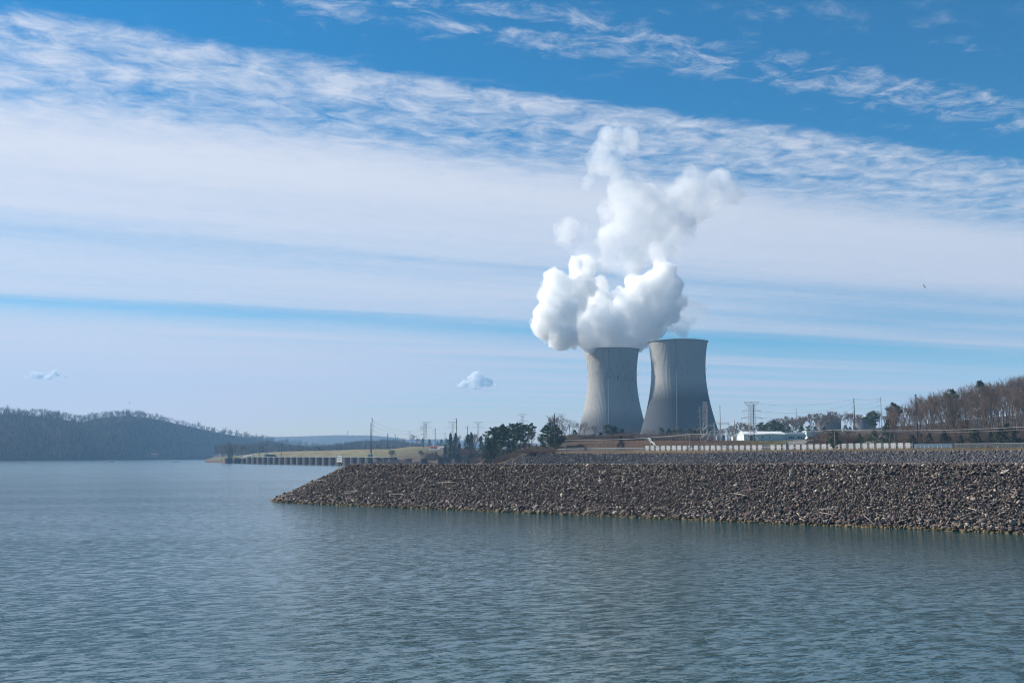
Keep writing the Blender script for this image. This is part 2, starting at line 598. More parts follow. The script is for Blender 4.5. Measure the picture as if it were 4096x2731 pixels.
def sheet_pile_mat():
    m, b, p = new_mat("rusty_sheet_piling")
    g = b.n("ShaderNodeTexCoord")
    x, y, z = b.sep(g.outputs["Object"])
    st = b.noise(b.xyz(b.m("MULTIPLY", x, 1.2), b.m("MULTIPLY", y, 1.2), b.m("MULTIPLY", z, 0.12)), 1.0, 5.0, 0.7)
    c = b.ramp(st, [(0.3, (0.03, 0.022, 0.023)), (0.5, (0.075, 0.042, 0.036)), (0.62, (0.115, 0.078, 0.066)), (0.75, (0.19, 0.15, 0.135))])
    b.put(p.inputs["Base Color"], c)
    p.inputs["Roughness"].default_value = 0.85
    return m


M["piling"] = sheet_pile_mat()


def vol_mat(name, dens, col=(1.0, 1.0, 1.0), aniso=0.0, surface=False, noisy=None):
    m = bpy.data.materials.new(name)
    m.use_nodes = True
    t = m.node_tree
    t.nodes.clear()
    b = NB(t)
    pv = b.n("ShaderNodeVolumePrincipled")
    b.put(pv.inputs["Color"], col)
    b.put(pv.inputs["Density"], dens)
    pv.inputs["Anisotropy"].default_value = aniso
    out = b.n("ShaderNodeOutputMaterial")
    t.links.new(pv.outputs[0], out.inputs["Volume"])
    if surface:
        tr = b.n("ShaderNodeBsdfTransparent")
        rgb = b.n("ShaderNodeRGB")
        rgb.outputs[0].default_value = (1, 1, 1, 1)
        t.links.new(rgb.outputs[0], tr.inputs[0])
        t.links.new(tr.outputs[0], out.inputs["Surface"])
    if noisy:
        sc, lo, hi, d0, d1 = noisy
        g = b.n("ShaderNodeNewGeometry")
        n = b.noise(g.outputs["Position"], sc, 4.0, 0.6)
        b.put(pv.inputs["Density"], b.smooth(n, lo, hi, d0, d1))
    return m


# ------------------------------------------------------------------ terrain sheets
class Sheet:
    """ground as a loft: columns at fixed bearings, rows from near to far"""
    def __init__(self, cols, rows):
        self.cols = np.array(cols, float)
        self.d = np.array([r[0] for r in rows], float)
        self.z = np.array([r[1] for r in rows], float)
        self.c = np.array([r[2] for r in rows], float)   # rows x cols x 3

    def at(self, px):
        d = np.array([np.interp(px, self.cols, r) for r in self.d])
        z = np.array([np.interp(px, self.cols, r) for r in self.z])
        return d, z

    def height(self, px, d):
        dd, zz = self.at(px)
        return float(np.interp(d, dd, zz))

    def mesh(self, name, px_list, sub, rough):
        px_list = np.array(px_list, float)
        nr = len(self.d)
        vs, cs = [], []
        for j in range(nr - 1):
            k = sub[j]
            for s in range(k if j < nr - 2 else k + 1):
                t = s / k
                for px in px_list:
                    d = (1 - t) * np.interp(px, self.cols, self.d[j]) + t * np.interp(px, self.cols, self.d[j + 1])
                    z = (1 - t) * np.interp(px, self.cols, self.z[j]) + t * np.interp(px, self.cols, self.z[j + 1])
                    x = (px - 2048) / F * d
                    z += rough * mnoise.fractal(Vector((x * 0.05, d * 0.05, 0.3)), 0.8, 2.1, 4)
                    vs.append((x, d, z))
                    col = [(1 - t) * np.interp(px, self.cols, self.c[j, :, k3]) + t * np.interp(px, self.cols, self.c[j + 1, :, k3]) for k3 in range(3)]
                    cs.append(col)
        n = len(px_list)
        rows = len(vs) // n
        i = np.arange(rows - 1)[:, None] * n + np.arange(n - 1)[None, :]
        f = np.stack([i, i + 1, i + n + 1, i + n], -1).reshape(-1, 4)
        return np_mesh(name, vs, f, M["ground"], np.array(cs), smooth=True)


def zrow(cols, ds, pys):
    return [P(c, py, d).z for c, py, d in zip(cols, pys, ds)]


def crow(n, c):
    return [c] * n if not isinstance(c[0], (tuple, list)) else c


# right bank
CR = [1900, 2100, 2300, 2600, 2900, 3100, 3400, 3700, 4096, 5400]
nR = len(CR)


def fence_d(px):
    X = (px - 2048) / F
    return 664.8 / (X + 1.268)


r0d = [452, 436, 420, 400, 370, 352, 325, 300, 270, 200]
r0z = [1.0, 5.0] + [7.0] * (nR - 2)
r1d = [d + 11 for d in r0d]
r1z = zrow(CR, r1d, [1832, 1816, 1814, 1814, 1810, 1807, 1805, 1804, 1803, 1803])
r1z[0] = 2.0
r2d = [fence_d(c) for c in CR]
r2z = zrow(CR, r2d, [1818, 1810, 1806, 1803, 1803, 1802, 1797, 1795, 1794, 1793])
r2z[0] = 3.0
r3d = [d + 22 for d in r2d]
r3z = [z + 0.3 for z in r2z]
r4d = [d + 55 for d in r2d]
r4z = zrow(CR, r4d, [1806, 1797, 1763, 1761, 1761, 1763, 1772, 1776, 1765, 1755])
r4z[0] = 4.0
r5d = [690, 690, 690, 690, 690, 690, 690, 690, 660, 640]
r5z = zrow(CR, r5d, [1797, 1788, 1768, 1764, 1763, 1763, 1742, 1736, 1712, 1692])
r5z[0] = 5.0
r6d = [1000] * nR
r6z = [8, 15, 19, 20, 20, 22, 36, 42, 52, 60]
r7d = [1900] * nR
r7z = [12, 16, 18, 18, 20, 24, 40, 48, 56, 62]
r8d = [5200] * nR
r8z = [16] * nR
G_ROCK = (0.06, 0.055, 0.055)
G_TAN = (0.21, 0.15, 0.085)
G_BRN = (0.095, 0.068, 0.050)
G_RUS = (0.15, 0.085, 0.055)
G_GRN = (0.15, 0.16, 0.07)
G_FOR = (0.05, 0.035, 0.028)
G_GRV = (0.30, 0.27, 0.24)
SR = Sheet(CR, [
    ([d - 95 for d in r0d], [-1.5, -1.5, 2.0] + [6.4] * (nR - 3), crow(nR, G_GRV)), ([d - 3 for d in r0d], [z - 0.4 for z in r0z], crow(nR, G_GRV)), (r0d, r0z, crow(nR, G_ROCK)), ([d - 0.6 for d in r1d], [z - 0.5 for z in r1z], crow(nR, G_ROCK)), (r1d, r1z, [G_BRN, G_BRN] + [G_TAN] * (nR - 2)), (r2d, r2z, [G_BRN, G_BRN] + [G_TAN] * (nR - 2)),
    (r3d, r3z, [G_BRN, G_BRN, G_BRN, G_BRN, G_BRN, G_BRN, G_BRN, G_FOR, G_FOR, G_FOR]),
    (r4d, r4z, [G_BRN, G_BRN, G_BRN, G_RUS, G_BRN, G_GRN, G_GRV, G_FOR, G_FOR, G_FOR]),
    (r5d, r5z, [G_BRN, G_BRN, G_BRN, G_GRV, G_GRV, G_GRN, G_BRN, G_FOR, G_FOR, G_FOR]),
    (r6d, r6z, crow(nR, G_FOR)), (r7d, r7z, crow(nR, G_FOR)), (r8d, r8z, crow(nR, G_FOR))])
pxs = np.concatenate([np.linspace(1900, 4250, 180), np.linspace(4262, 5400, 40)])
tag(link("terrain", SR.mesh("terrain", pxs, [6, 1, 3, 1, 6, 3, 4, 8, 10, 8, 8], 0.25)), kind="structure")

# far bank beyond the harbour: mooring cells, mown slope, brush
CL = [830, 870, 905, 1000, 1120, 1250, 1360, 1490, 1650, 1800, 1950, 2150, 2700]
nL = len(CL)
l0d = [1500, 1470, 1420, 1345, 1270, 1200, 1140, 1075, 1000, 960, 930, 900, 880]
l0z = [-1.0] * nL
l1d = [d + 14 for d in l0d]
l1z = [0.6, 1.2, 4.0, 8.0, 8.2, 8.2, 8.2, 8.2, 5.5, 5.5, 6.5, 7, 7]
l2d = [d + 60 for d in l0d]
l2z = [0.8, 3.0, 6.5, 8.4, 8.6, 8.6, 8.6, 8.6, 7.5, 8, 9, 9, 8]
l3d = [d + 260 for d in l0d]
l3z = [0.8, 5, 8, 12, 16.5, 17.4, 18, 19, 18.5, 16, 14, 13, 12]
l4d = [d + 620 for d in l0d]
l4z = [1, 7, 8, 12, 15, 16, 17, 18, 25, 25, 18, 14, 12]
l5d = [2900] * nL
l5z = [1, 8, 12, 26, 28, 20, 24, 30, 26, 24, 20, 16, 12]
l6d = [7000] * nL
l6z = [10] * nL
G_FLD = (0.19, 0.165, 0.09)
G_FLD2 = (0.145, 0.15, 0.075)
SL = Sheet(CL, [
    (l0d, l0z, crow(nL, G_BRN)),
    (l1d, l1z, [G_BRN, G_BRN, G_BRN, G_GRV, G_GRV, G_GRV, G_GRV, G_GRV, G_BRN, G_BRN, G_BRN, G_BRN, G_BRN]),
    (l2d, l2z, [G_BRN, G_BRN, G_FLD2, G_FLD2, G_FLD, G_FLD, G_FLD, G_FLD2, G_BRN, G_BRN, G_BRN, G_BRN, G_BRN]),
    (l3d, l3z, [G_BRN, G_FLD2, G_FLD2, G_FLD2, G_FLD, G_FLD, G_FLD, G_FLD, G_FLD2, G_BRN, G_TAN, G_BRN, G_BRN]),
    (l4d, l4z, [G_BRN] * 8 + [G_TAN, G_BRN, G_BRN, G_BRN, G_BRN]),
    (l5d, l5z, crow(nL, G_FOR)), (l6d, l6z, crow(nL, G_FOR))])
tag(link("terrain", SL.mesh("terrain", np.linspace(830, 2700, 150), [4, 4, 8, 6, 8, 6], 0.3)), kind="structure")


def ground(px, d):
    best = -5.0
    if px >= 1900:
        dd, _ = SR.at(px)
        if d >= dd[0]:
            best = max(best, SR.height(px, d))
    if 830 <= px <= 2700:
        dd, _ = SL.at(px)
        if d >= dd[0]:
            best = max(best, SL.height(px, d))
    return best if best > -5 else 0.0


def G(px, d, dz=0.0):
    return Vector((XD(px, d), d, ground(px, d) + dz))


# ------------------------------------------------------------------ river
wv, wf = [], []
xs = np.array([-60000, -20000, -6000, -2000, -700, -250, -100, 0, 100, 250, 700, 2000, 6000, 20000, 60000], float)
ys = np.array([-20000, -4000, -600, -100, 0, 60, 150, 300, 700, 1600, 4000, 12000, 40000], float)
for y in ys:
    for x in xs:
        wv.append((x, y, 0.0))
n = len(xs)
i = np.arange(len(ys) - 1)[:, None] * n + np.arange(n - 1)[None, :]
wf = np.stack([i, i + 1, i + n + 1, i + n], -1).reshape(-1, 4)
tag(link("river_water", np_mesh("river_water", wv, wf, M["water"])), kind="structure")


# ------------------------------------------------------------------ hills
def hill(name, ridge, shore, colour, rows=14, back=500.0, rough=16.0, base=0.5):
    """ridge: (px, py, d) crest of the bare ground; shore: (px, d) foot of the slope"""
    rp = np.array(ridge, float)
    sp = np.array(shore, float)
    pxs = np.linspace(rp[0, 0], rp[-1, 0], 90)
    vs = []
    for j in range(rows + 6):
        for px in pxs:
            rd = np.interp(px, rp[:, 0], rp[:, 2])
            rz = P(px, float(np.interp(px, rp[:, 0], rp[:, 1])), rd).z
            sd = np.interp(px, sp[:, 0], sp[:, 1])
            if j <= rows:
                t = j / rows
                d = sd + (rd - sd) * t
                z = base + (rz - base) * (t ** 0.85 if t > 0 else 0)
                nz = rough * math.sin(math.pi * t) * mnoise.fractal(Vector((px * 0.008, t * 2.2, rd * 0.0001)), 0.8, 2.0, 4)
            else:
                t = (j - rows) / 6
                d = rd + back * t
                z = rz * (1 - t) + base * t
                nz = 0
            vs.append((XD(px, d), d, z + nz))
    n = len(pxs)
    i = np.arange(rows + 5)[:, None] * n + np.arange(n - 1)[None, :]
    f = np.stack([i, i + 1, i + n + 1, i + n], -1).reshape(-1, 4)
    o = link(name, np_mesh(name, vs, f, M["ground"], np.tile(np.array(colour), (len(vs), 1)), smooth=True))
    tag(o, kind="structure")
    return np.array(vs).reshape(rows + 6, n, 3)


LEFT_RIDGE = [(-700, 1640, 2150), (-300, 1643, 2250), (0, 1655, 2350), (150, 1664, 2400), (250, 1678, 2450), (325, 1690, 2500), (375, 1674, 2560),
              (430, 1668, 2650), (515, 1662, 2750), (600, 1672, 2850), (700, 1694, 3000), (800, 1715, 3150), (900, 1736, 3300), (1000, 1752, 3500),
              (1100, 1766, 3700), (1300, 1795, 3900)]
LEFT_SHORE = [(-700, 1500), (-300, 1700), (0, 1880), (300, 2080), (500, 2350), (700, 2700), (850, 3150), (1000, 3350), (1300, 3700)]
HL = hill("hills", LEFT_RIDGE, LEFT_SHORE, (0.038, 0.032, 0.032))
FAR_RIDGE = [(700, 1752, 6200), (1050, 1748, 6300), (1150, 1746, 6400), (1250, 1743, 6400), (1365, 1740, 6400), (1500, 1742, 6400), (1560, 1748, 6300),
             (1620, 1757, 6300), (1706, 1757, 6300), (1783, 1756, 6300), (1900, 1765, 6300), (2200, 1775, 6300), (2600, 1790, 6300)]
HF = hill("hills", FAR_RIDGE, [(700, 4700), (2600, 4700)], (0.06, 0.052, 0.05), rows=8, back=400)


# ------------------------------------------------------------------ trees
def seg_prisms(segs, n=3):
    """segments (p0,p1,r0,r1) -> n-sided tubes"""
    segs = np.array(segs, dtype=np.float64)
    p0, p1, r0, r1 = segs[:, 0:3], segs[:, 3:6], segs[:, 6:7], segs[:, 7:8]
    d = p1 - p0
    L = np.linalg.norm(d, axis=1, keepdims=True) + 1e-9
    d = d / L
    ref = np.where(np.abs(d[:, 2:3]) > 0.9, np.array([[1.0, 0, 0]]), np.array([[0, 0, 1.0]]))
    a = np.cross(d, ref)
    a /= np.linalg.norm(a, axis=1, keepdims=True) + 1e-9
    c = np.cross(d, a)
    ring0, ring1 = [], []
    for k in range(n):
        t = 2 * math.pi * k / n
        o = a * math.cos(t) + c * math.sin(t)
        ring0.append(p0 + o * r0)
        ring1.append(p1 + o * r1)
    v = np.stack(ring0 + ring1, 1)                      # S x 2n x 3
    S = len(segs)
    f = np.array([(k, (k + 1) % n, n + (k + 1) % n, n + k) for k in range(n)])
    f = (f[None] + (np.arange(S) * 2 * n)[:, None, None]).reshape(-1, 4)
    return v.reshape(-1, 3), f


def blades(base, tip, width):
    """thin twigs: each a narrow three-sided spike"""
    base, tip = np.asarray(base), np.asarray(tip)
    w = np.full((len(base), 1), width) if np.isscalar(width) else np.asarray(width)[:, None]
    segs = np.concatenate([base, tip, w, w * 0.25], 1)
    return seg_prisms(segs, 3)


def rot_about(v, axis, ang):
    return v * math.cos(ang) + axis.cross(v) * math.sin(ang) + axis * axis.dot(v) * (1 - math.cos(ang))


def grow_bare(seed, H=18.0, fork=0.35, spread=0.55, dens=1.0, lean=0.0, twigs=7, tw=0.02):
    rd = random.Random(seed)
    trunk, branch, twig = [], [], []

    def grow(p, d, L, r, lvl):
        nseg = 3 if lvl < 2 else 2
        q = p.copy()
        for s in range(nseg):
            d = (d + Vector((rd.uniform(-1, 1), rd.uniform(-1, 1), rd.uniform(-0.3, 0.8))) * (0.10 + 0.05 * lvl)).normalized()
            q2 = q + d * (L / nseg)
            ra, rb = r * (1 - 0.28 * s / nseg), r * (1 - 0.28 * (s + 1) / nseg)
            (trunk if lvl < 2 else branch).append((*q, *q2, ra, rb))
            if lvl >= 1:
                for k in range(int(twigs * dens * (0.6 if lvl < 3 else 1.0))):
                    t = rd.random()
                    o = q.lerp(q2, t)
                    dd = (d + Vector((rd.uniform(-1, 1), rd.uniform(-1, 1), rd.uniform(-0.4, 1.0))) * 0.9).normalized()
                    ln = H * rd.uniform(0.025, 0.07)
                    twig.append((*o, *(o + dd * ln)))
            if lvl < 4 and s > 0 or lvl == 0 and s == 2:
                for k in range(2 if lvl < 3 else 1):
                    ax = Vector((rd.uniform(-1, 1), rd.uniform(-1, 1), rd.uniform(-0.2, 0.2)))
                    ax = ax - d * ax.dot(d)
                    if ax.length < 1e-3:
                        continue
                    ax.normalize()
                    nd = rot_about(d, ax, spread * rd.uniform(0.6, 1.4))
                    nd.z += 0.15
                    if lvl < 3:
                        grow(q2, nd.normalized(), L * rd.uniform(0.55, 0.78), rb * 0.62, lvl + 1)
            q = q2
        if lvl < 3:
            grow(q, d, L * 0.62, r * 0.62, lvl + 1)

    d0 = Vector((lean + rd.uniform(-0.04, 0.04), rd.uniform(-0.05, 0.05), 1)).normalized()
    grow(Vector((0, 0, -0.4)), d0, H * fork * 1.35, H * 0.013, 0)
    v1, f1 = seg_prisms(trunk, 4)
    v2, f2 = seg_prisms(branch, 3)
    tg = np.array(twig)
    v3, f3 = blades(tg[:, :3], tg[:, 3:], tw)
    top = max(v2[:, 2].max(), v3[:, 2].max())
    s = H / top
    return (v1 * s, f1), (np.concatenate([v2, v3]) * s, np.concatenate([f2, f3 + len(v2)]))


def leaf_clumps(centres, rad, per, size, rs, flat_=1.0):
    """clumps of small leaf-sized triangles spread through a volume"""
    n = len(centres)
    c = np.repeat(np.asarray(centres), per, 0)
    off = rs.normal(size=(n * per, 3))
    off /= np.linalg.norm(off, axis=1, keepdims=True)
    rr = (np.repeat(np.asarray(rad), per) if not np.isscalar(rad) else rad) * rs.random(n * per) ** 0.4
    off = off * rr[:, None]
    off[:, 2] *= flat_
    o = c + off
    a = rs.normal(size=(n * per, 3))
    a /= np.linalg.norm(a, axis=1, keepdims=True)
    b2 = rs.normal(size=(n * per, 3))
    b2 -= a * (a * b2).sum(1, keepdims=True)
    b2 /= np.linalg.norm(b2, axis=1, keepdims=True)
    s = size * rs.uniform(0.6, 1.3, (n * per, 1))
    v = np.stack([o + a * s, o - a * s * 0.5 + b2 * s * 0.75, o - a * s * 0.5 - b2 * s * 0.75], 1).reshape(-1, 3)
    f = np.arange(n * per * 3).reshape(-1, 3)
    return v, f


def grow_pine(seed, H=20.0, bare=0.35, width=0.20, dens=1.0):
    rd = random.Random(seed)
    rs = np.random.default_rng(seed)
    segs, cen, rad = [], [], []
    pts = [Vector((0, 0, -0.4))]
    for k in range(1, 9):
        pts.append(Vector((rd.uniform(-1, 1) * 0.012 * H, rd.uniform(-1, 1) * 0.012 * H, H * k / 8 * 0.97)))
    for k in range(8):
        segs.append((*pts[k], *pts[k + 1], H * 0.013 * (1 - k / 8.6), H * 0.013 * (1 - (k + 1) / 8.6)))
    nb = int(52 * dens)
    for k in range(nb):
        t = bare + (1 - bare) * (k + rd.random()) / nb
        z = H * t
        prof = width * H * (0.35 + 0.9 * math.sin(math.pi * min(1, (1 - t) / (1 - bare) * 0.92 + 0.05)) ** 0.8)
        if t > 0.93:
            prof *= 0.6
        L = prof * rd.uniform(0.5, 1.15)
        an = rd.uniform(0, 2 * math.pi)
        o = Vector((0, 0, z))
        e = o + Vector((math.cos(an) * L, math.sin(an) * L, L * rd.uniform(-0.05, 0.45)))
        segs.append((*o, *e, H * 0.0035, H * 0.0015))
        m = max(2, int(L / (H * 0.045)))
        for s in range(m):
            tt = 0.45 + 0.6 * s / m
            c = o.lerp(e, tt) + Vector((rd.uniform(-1, 1), rd.uniform(-1, 1), rd.uniform(-0.3, 0.6))) * H * 0.02
            cen.append(c)
            rad.append(H * rd.uniform(0.032, 0.062))
    v1, f1 = seg_prisms(segs, 4)
    v2, f2 = leaf_clumps(np.array(cen), np.array(rad), 30, H * 0.016, rs, 0.75)
    return (v1, f1), (v2, f2)


def grow_cedar(seed, H=10.0, width=0.28):
    rd = random.Random(seed)
    rs = np.random.default_rng(seed)
    segs = [(0, 0, -0.4, 0, 0, H * 0.9, H * 0.014, H * 0.003)]
    cen, rad = [], []
    for k in range(130):
        t = rd.random() ** 1.25
        z = H * (0.04 + 0.95 * t)
        w_ = H * width * (1 - t) ** 0.75 * (1.0 if t > 0.08 else 0.7)
        an = rd.uniform(0, 2 * math.pi)
        rr = w_ * rd.uniform(0.35, 1.0) * (1 + 0.25 * math.sin(3 * an + seed))
        cen.append((math.cos(an) * rr, math.sin(an) * rr, z))
        rad.append(H * rd.uniform(0.045, 0.085) * (1.15 - 0.6 * t))
    v1, f1 = seg_prisms(segs, 5)
    v2, f2 = leaf_clumps(np.array(cen), np.array(rad), 24, H * 0.020, rs, 1.1)
    return (v1, f1), (v2, f2)


def grow_leafy(seed, H=12.0, width=0.3, lo=0.25):
    """small oak or beech that kept its dead brown leaves"""
    rd = random.Random(seed)
    rs = np.random.default_rng(seed)
    t1, c1 = grow_bare(seed, H, 0.3, 0.6, 0.6, twigs=2)
    cen, rad = [], []
    for k in range(75):
        t = rd.random()
        an = rd.uniform(0, 2 * math.pi)
        rr = H * width * math.sqrt(rd.random()) * math.sin(math.pi * (0.15 + 0.8 * t))
        cen.append((math.cos(an) * rr, math.sin(an) * rr, H * (lo + (0.95 - lo) * t)))
        rad.append(H * rd.uniform(0.03, 0.07))
    v2, f2 = leaf_clumps(np.array(cen), np.array(rad), 16, H * 0.013, rs, 0.8)
    return t1, (v2, f2)


def grow_brush(seed, H=3.0, width=0.9, n=420):
    """many thin stems from one root"""
    rs = np.random.default_rng(seed)
    an = rs.uniform(0, 2 * math.pi, n)
    rr = H * width * np.sqrt(rs.random(n)) * 0.75
    base = np.stack([np.cos(an) * rr * 0.55, np.sin(an) * rr * 0.55, rs.uniform(-0.2, 0.55, n) * H * (1 - rr / (H * width) * 0.6)], 1)
    tip = base + np.stack([np.cos(an) * rr * 0.45 + rs.normal(0, 0.15 * H, n), np.sin(an) * rr * 0.45 + rs.normal(0, 0.15 * H, n),
                           H * rs.uniform(0.2, 0.5, n)], 1)
    tip[:, 2] = np.minimum(tip[:, 2], H)
    v, f = blades(base, tip, H * 0.010)
    return (v, f)


PROTO = {}


def reg(key, H, trunk, crown, mt, mc):
    PROTO[key] = (H, np_mesh("trunk", trunk[0], trunk[1], mt), np_mesh("crown", crown[0], crown[1], mc))


for k in range(6):
    t, c = grow_bare(20 + k, 18.0, 0.30 + 0.03 * (k % 3), 0.48 + 0.06 * (k % 4), 1.0, tw=0.026)
    reg(f"bare{k}", 18.0, t, c, M["bark"], M["twig"])
for k in range(3):
    t, c = grow_bare(50 + k, 22.0, 0.46, 0.36 + 0.04 * k, 0.8, tw=0.026)
    reg(f"tall{k}", 22.0, t, c, M["bark"], M["twig"])
for k in range(4):
    t, c = grow_bare(150 + k, 16.0, 0.32 + 0.03 * k, 0.5, 0.8, twigs=6, tw=0.10)
    reg(f"afar{k}", 16.0, t, c, M["bark"], M["twig"])
for k in range(2):
    t, c = grow_bare(70 + k, 16.0, 0.24, 0.62, 1.1, tw=0.026)
    reg(f"pale{k}", 16.0, t, c, M["twig_pale"], M["twig_pale"])
t, c = grow_bare(80, 12.0, 0.2, 0.6, 1.3, tw=0.02)
reg("red0", 12.0, t, c, M["bark"], M["twig_red"])
for k in range(4):
    t, c = grow_pine(30 + k, 20.0, [0.30, 0.22, 0.36, 0.12][k], [0.20, 0.23, 0.18, 0.21][k])
    reg(f"pine{k}", 20.0, t, c, M["bark_pine"], M["pine"])
for k in range(3):
    t, c = grow_cedar(40 + k, 10.0, [0.26, 0.32, 0.22][k])
    reg(f"cedar{k}", 10.0, t, c, M["bark_pine"], M["cedar"])
for k in range(2):
    t, c = grow_cedar(45 + k, 10.0, [0.30, 0.36][k])
    reg(f"green{k}", 10.0, t, c, M["bark_pine"], M["pine"])
for k in range(2):
    t, c = grow_leafy(60 + k)
    reg(f"rust{k}", 12.0, t, c, M["bark"], M["rust_leaf"])
BRUSH = [np_mesh("stems", *grow_brush(90 + k, 3.0, 0.9 + 0.3 * (k % 2)), M["brush"]) for k in range(3)]
BRUSH_D = [np_mesh("stems", *grow_brush(95 + k, 3.0, 1.0), M["twig"]) for k in range(2)]


def plant(key, loc, height, name, label, group=None, wide=1.0):
    H, mt, mc = PROTO[key]
    e = empty(name, loc, label, "tree", group, random.uniform(0, 6.28))
    s = height / H
    e.scale = (s * wide, s * wide, s)
    link("trunk", mt, e)
    link("crown", mc, e)
    return e


def tree(key, px, d, ytop, name, label, group=None, wide=1.0, sink=0.0):
    g = G(px, d, -sink)
    if d > 900 and key[:4] in ("bare", "tall", "pale"):
        key = f"afar{int(key[4:]) % 4}"
    h = P(px, ytop, d).z - g.z
    return plant(key, g, max(h, 1.0), name, label, group, wide)


def shrub(px, d, hpx, label, group=None, dark=False, wide=1.0, name="bare_shrub"):
    g = G(px, d)
    h = hpx * d / F
    o = link(name, random.choice(BRUSH_D if dark else BRUSH), None, g)
    s = h / 3.0
    o.scale = (s * wide, s * wide, s)
    o.rotation_euler = (0, 0, random.uniform(0, 6.28))
    return tag(o, label, "shrub", group)


# far woods: nobody could count them, one mass per hill
def wood_mass(name, pts, hts, mat, per=26, seed=1, lean=0.32):
    rs = np.random.default_rng(seed)
    n = len(pts)
    pts = np.repeat(np.asarray(pts), per, 0)
    h = np.repeat(np.asarray(hts), per)
    an = rs.uniform(0, 2 * math.pi, n * per)
    t = rs.random(n * per)
    rr = h * lean * np.sqrt(rs.random(n * per))
    base = pts + np.stack([np.cos(an) * rr * 0.35, np.sin(an) * rr * 0.35, h * (0.05 + 0.6 * t)], 1)
    tip = pts + np.stack([np.cos(an) * rr, np.sin(an) * rr, h * np.minimum(1.0, 0.33 + 0.67 * t + rs.normal(0, 0.05, n * per))], 1)
    v, f = blades(base, tip, h * 0.016)
    o = link(name, np_mesh(name, v, f, mat))
    return tag(o, kind="stuff")


def hill_points(grid, n, rs, j0, j1):
    R_, C_, _ = grid.shape
    # even by area on the ground: rejection over cells
    c = grid[:, :, :]
    j = rs.uniform(j0, j1, n)
    k = rs.uniform(0, C_ - 1.001, n)
    ji, ki = j.astype(int), k.astype(int)
    a, b2 = (j - ji)[:, None], (k - ki)[:, None]
    return (c[ji, ki] * (1 - a) * (1 - b2) + c[ji + 1, ki] * a * (1 - b2) + c[ji, ki + 1] * (1 - a) * b2 + c[ji + 1, ki + 1] * a * b2)


rs1 = np.random.default_rng(3)
pp = hill_points(HL, 3000, rs1, 0.1, 13.6)
wood_mass("forest", pp, rs1.uniform(12, 27, len(pp)), M["twig_far"], 26, 4)
pp = hill_points(HF, 1500, rs1, 3.0, 9.0)
wood_mass("forest", pp, rs1.uniform(8, 15, len(pp)), M["twig_far"], 14, 5)
# evergreens standing in the far woods
pe = hill_points(HL, 260, rs1, 0.1, 9.0)
v2, f2 = leaf_clumps(pe + np.array([0, 0, 7.0]), 5.0, 34, 1.7, rs1, 1.5)
tag(link("far_evergreens", np_mesh("far_evergreens", v2, f2, M["cedar"])), kind="stuff")

# trees along the skyline of the left hill, each by itself
RIDGE_PROTO = []
for k in range(4):
    t, c = grow_bare(120 + k, 16.0, 0.42, 0.42, 0.5, twigs=4, tw=0.11)
    RIDGE_PROTO.append((np_mesh("trunk", t[0], t[1], M["twig_far"]), np_mesh("crown", c[0], c[1], M["twig_far"])))
rp = np.array(LEFT_RIDGE)
px = -60.0
while px < 1010:
    d = float(np.interp(px, rp[:, 0], rp[:, 2])) + random.uniform(-25, 25)
    py = float(np.interp(px, rp[:, 0], rp[:, 1]))
    g = P(px, py + 4, d)
    tm, cm = random.choice(RIDGE_PROTO)
    hgt = random.uniform(15, 23) * (1.1 if 120 < px < 380 else 0.9)
    e = empty("bare_tree", g, "bare tree on the crest of the wooded hill across the river", "tree", "bare trees along the crest of the left hill", random.uniform(0, 6.28))
    s = hgt / 16.0
    e.scale = (s, s, s)
    link("trunk", tm, e)
    link("crown", cm, e)
    px += random.uniform(4.5, 9) * (1.0 if px < 700 else 1.5)

# wooded low ground behind the mown slope
pts, hts = [], []
for k in range(1700):
    px = random.uniform(860, 1680)
    d = random.uniform(1750, 2700)
    top = np.interp(px, [860, 1000, 1040, 1080, 1115, 1150, 1216, 1276, 1340, 1395, 1455, 1500, 1527, 1591, 1625, 1680],
                    [1772, 1768, 1760, 1755, 1766, 1772, 1779, 1777, 1770, 1762, 1755, 1756, 1752, 1752, 1762, 1768])
    h = random.uniform(11, 17)
    zmax = P(px, float(top) + random.uniform(0, 10), d).z - h
    zz = min(zmax, 6 + (d - 1750) / 950 * 45)
    pts.append((XD(px, d), d, zz))
    hts.append(h)
wood_mass("woods", pts, hts, M["twig_far"], 24, 8)
v2, f2 = leaf_clumps(np.array([(XD(p_, 1700 + 8 * i), 1700 + 8 * i, 15 + 8 * random.random()) for i, p_ in enumerate(np.random.default_rng(5).uniform(1010, 1680, 40))]),
                     5.0, 40, 1.6, rs1, 1.3)
tag(link("far_evergreens", np_mesh("far_evergreens", v2, f2, M["cedar"])), kind="stuff")

# low hill carrying those woods
lowr = [(856, 1819, 2700), (915, 1806, 2700), (1000, 1792, 2700), (1080, 1778, 2700), (1150, 1792, 2700), (1280, 1794, 2700), (1400, 1785, 2700), (1500, 1778, 2700), (1600, 1776, 2700), (1700, 1788, 2700), (2000, 1790, 2700)]
hill("hills", lowr, [(856, 2000), (2000, 1800)], (0.055, 0.045, 0.042), rows=6, back=400, rough=2.0, base=0.4)

# ------------------------------------------------------------------ riprap bank in front
AX0 = Vector((-37.0, 250.5))
ADIR = Vector((130.6, -97.0)).normalized()
ALEN = 260.0
RUN = 18.5
HALF = 3.5


def crest_z(s):
    return 8.55 + 0.95 * np.clip(s / 150.0, -0.1, 1.2)


def berm_z(x, y):
    rx, ry = x - AX0.x, y - AX0.y
    s = rx * ADIR.x + ry * ADIR.y
    t = -rx * ADIR.y + ry * ADIR.x
    sc = np.clip(s, 0, ALEN)
    dist = np.sqrt((s - sc) ** 2 + t ** 2)
    c = crest_z(sc)
    z = c * (1 - np.maximum(0, dist - HALF) / RUN)
    return z, s, t, dist


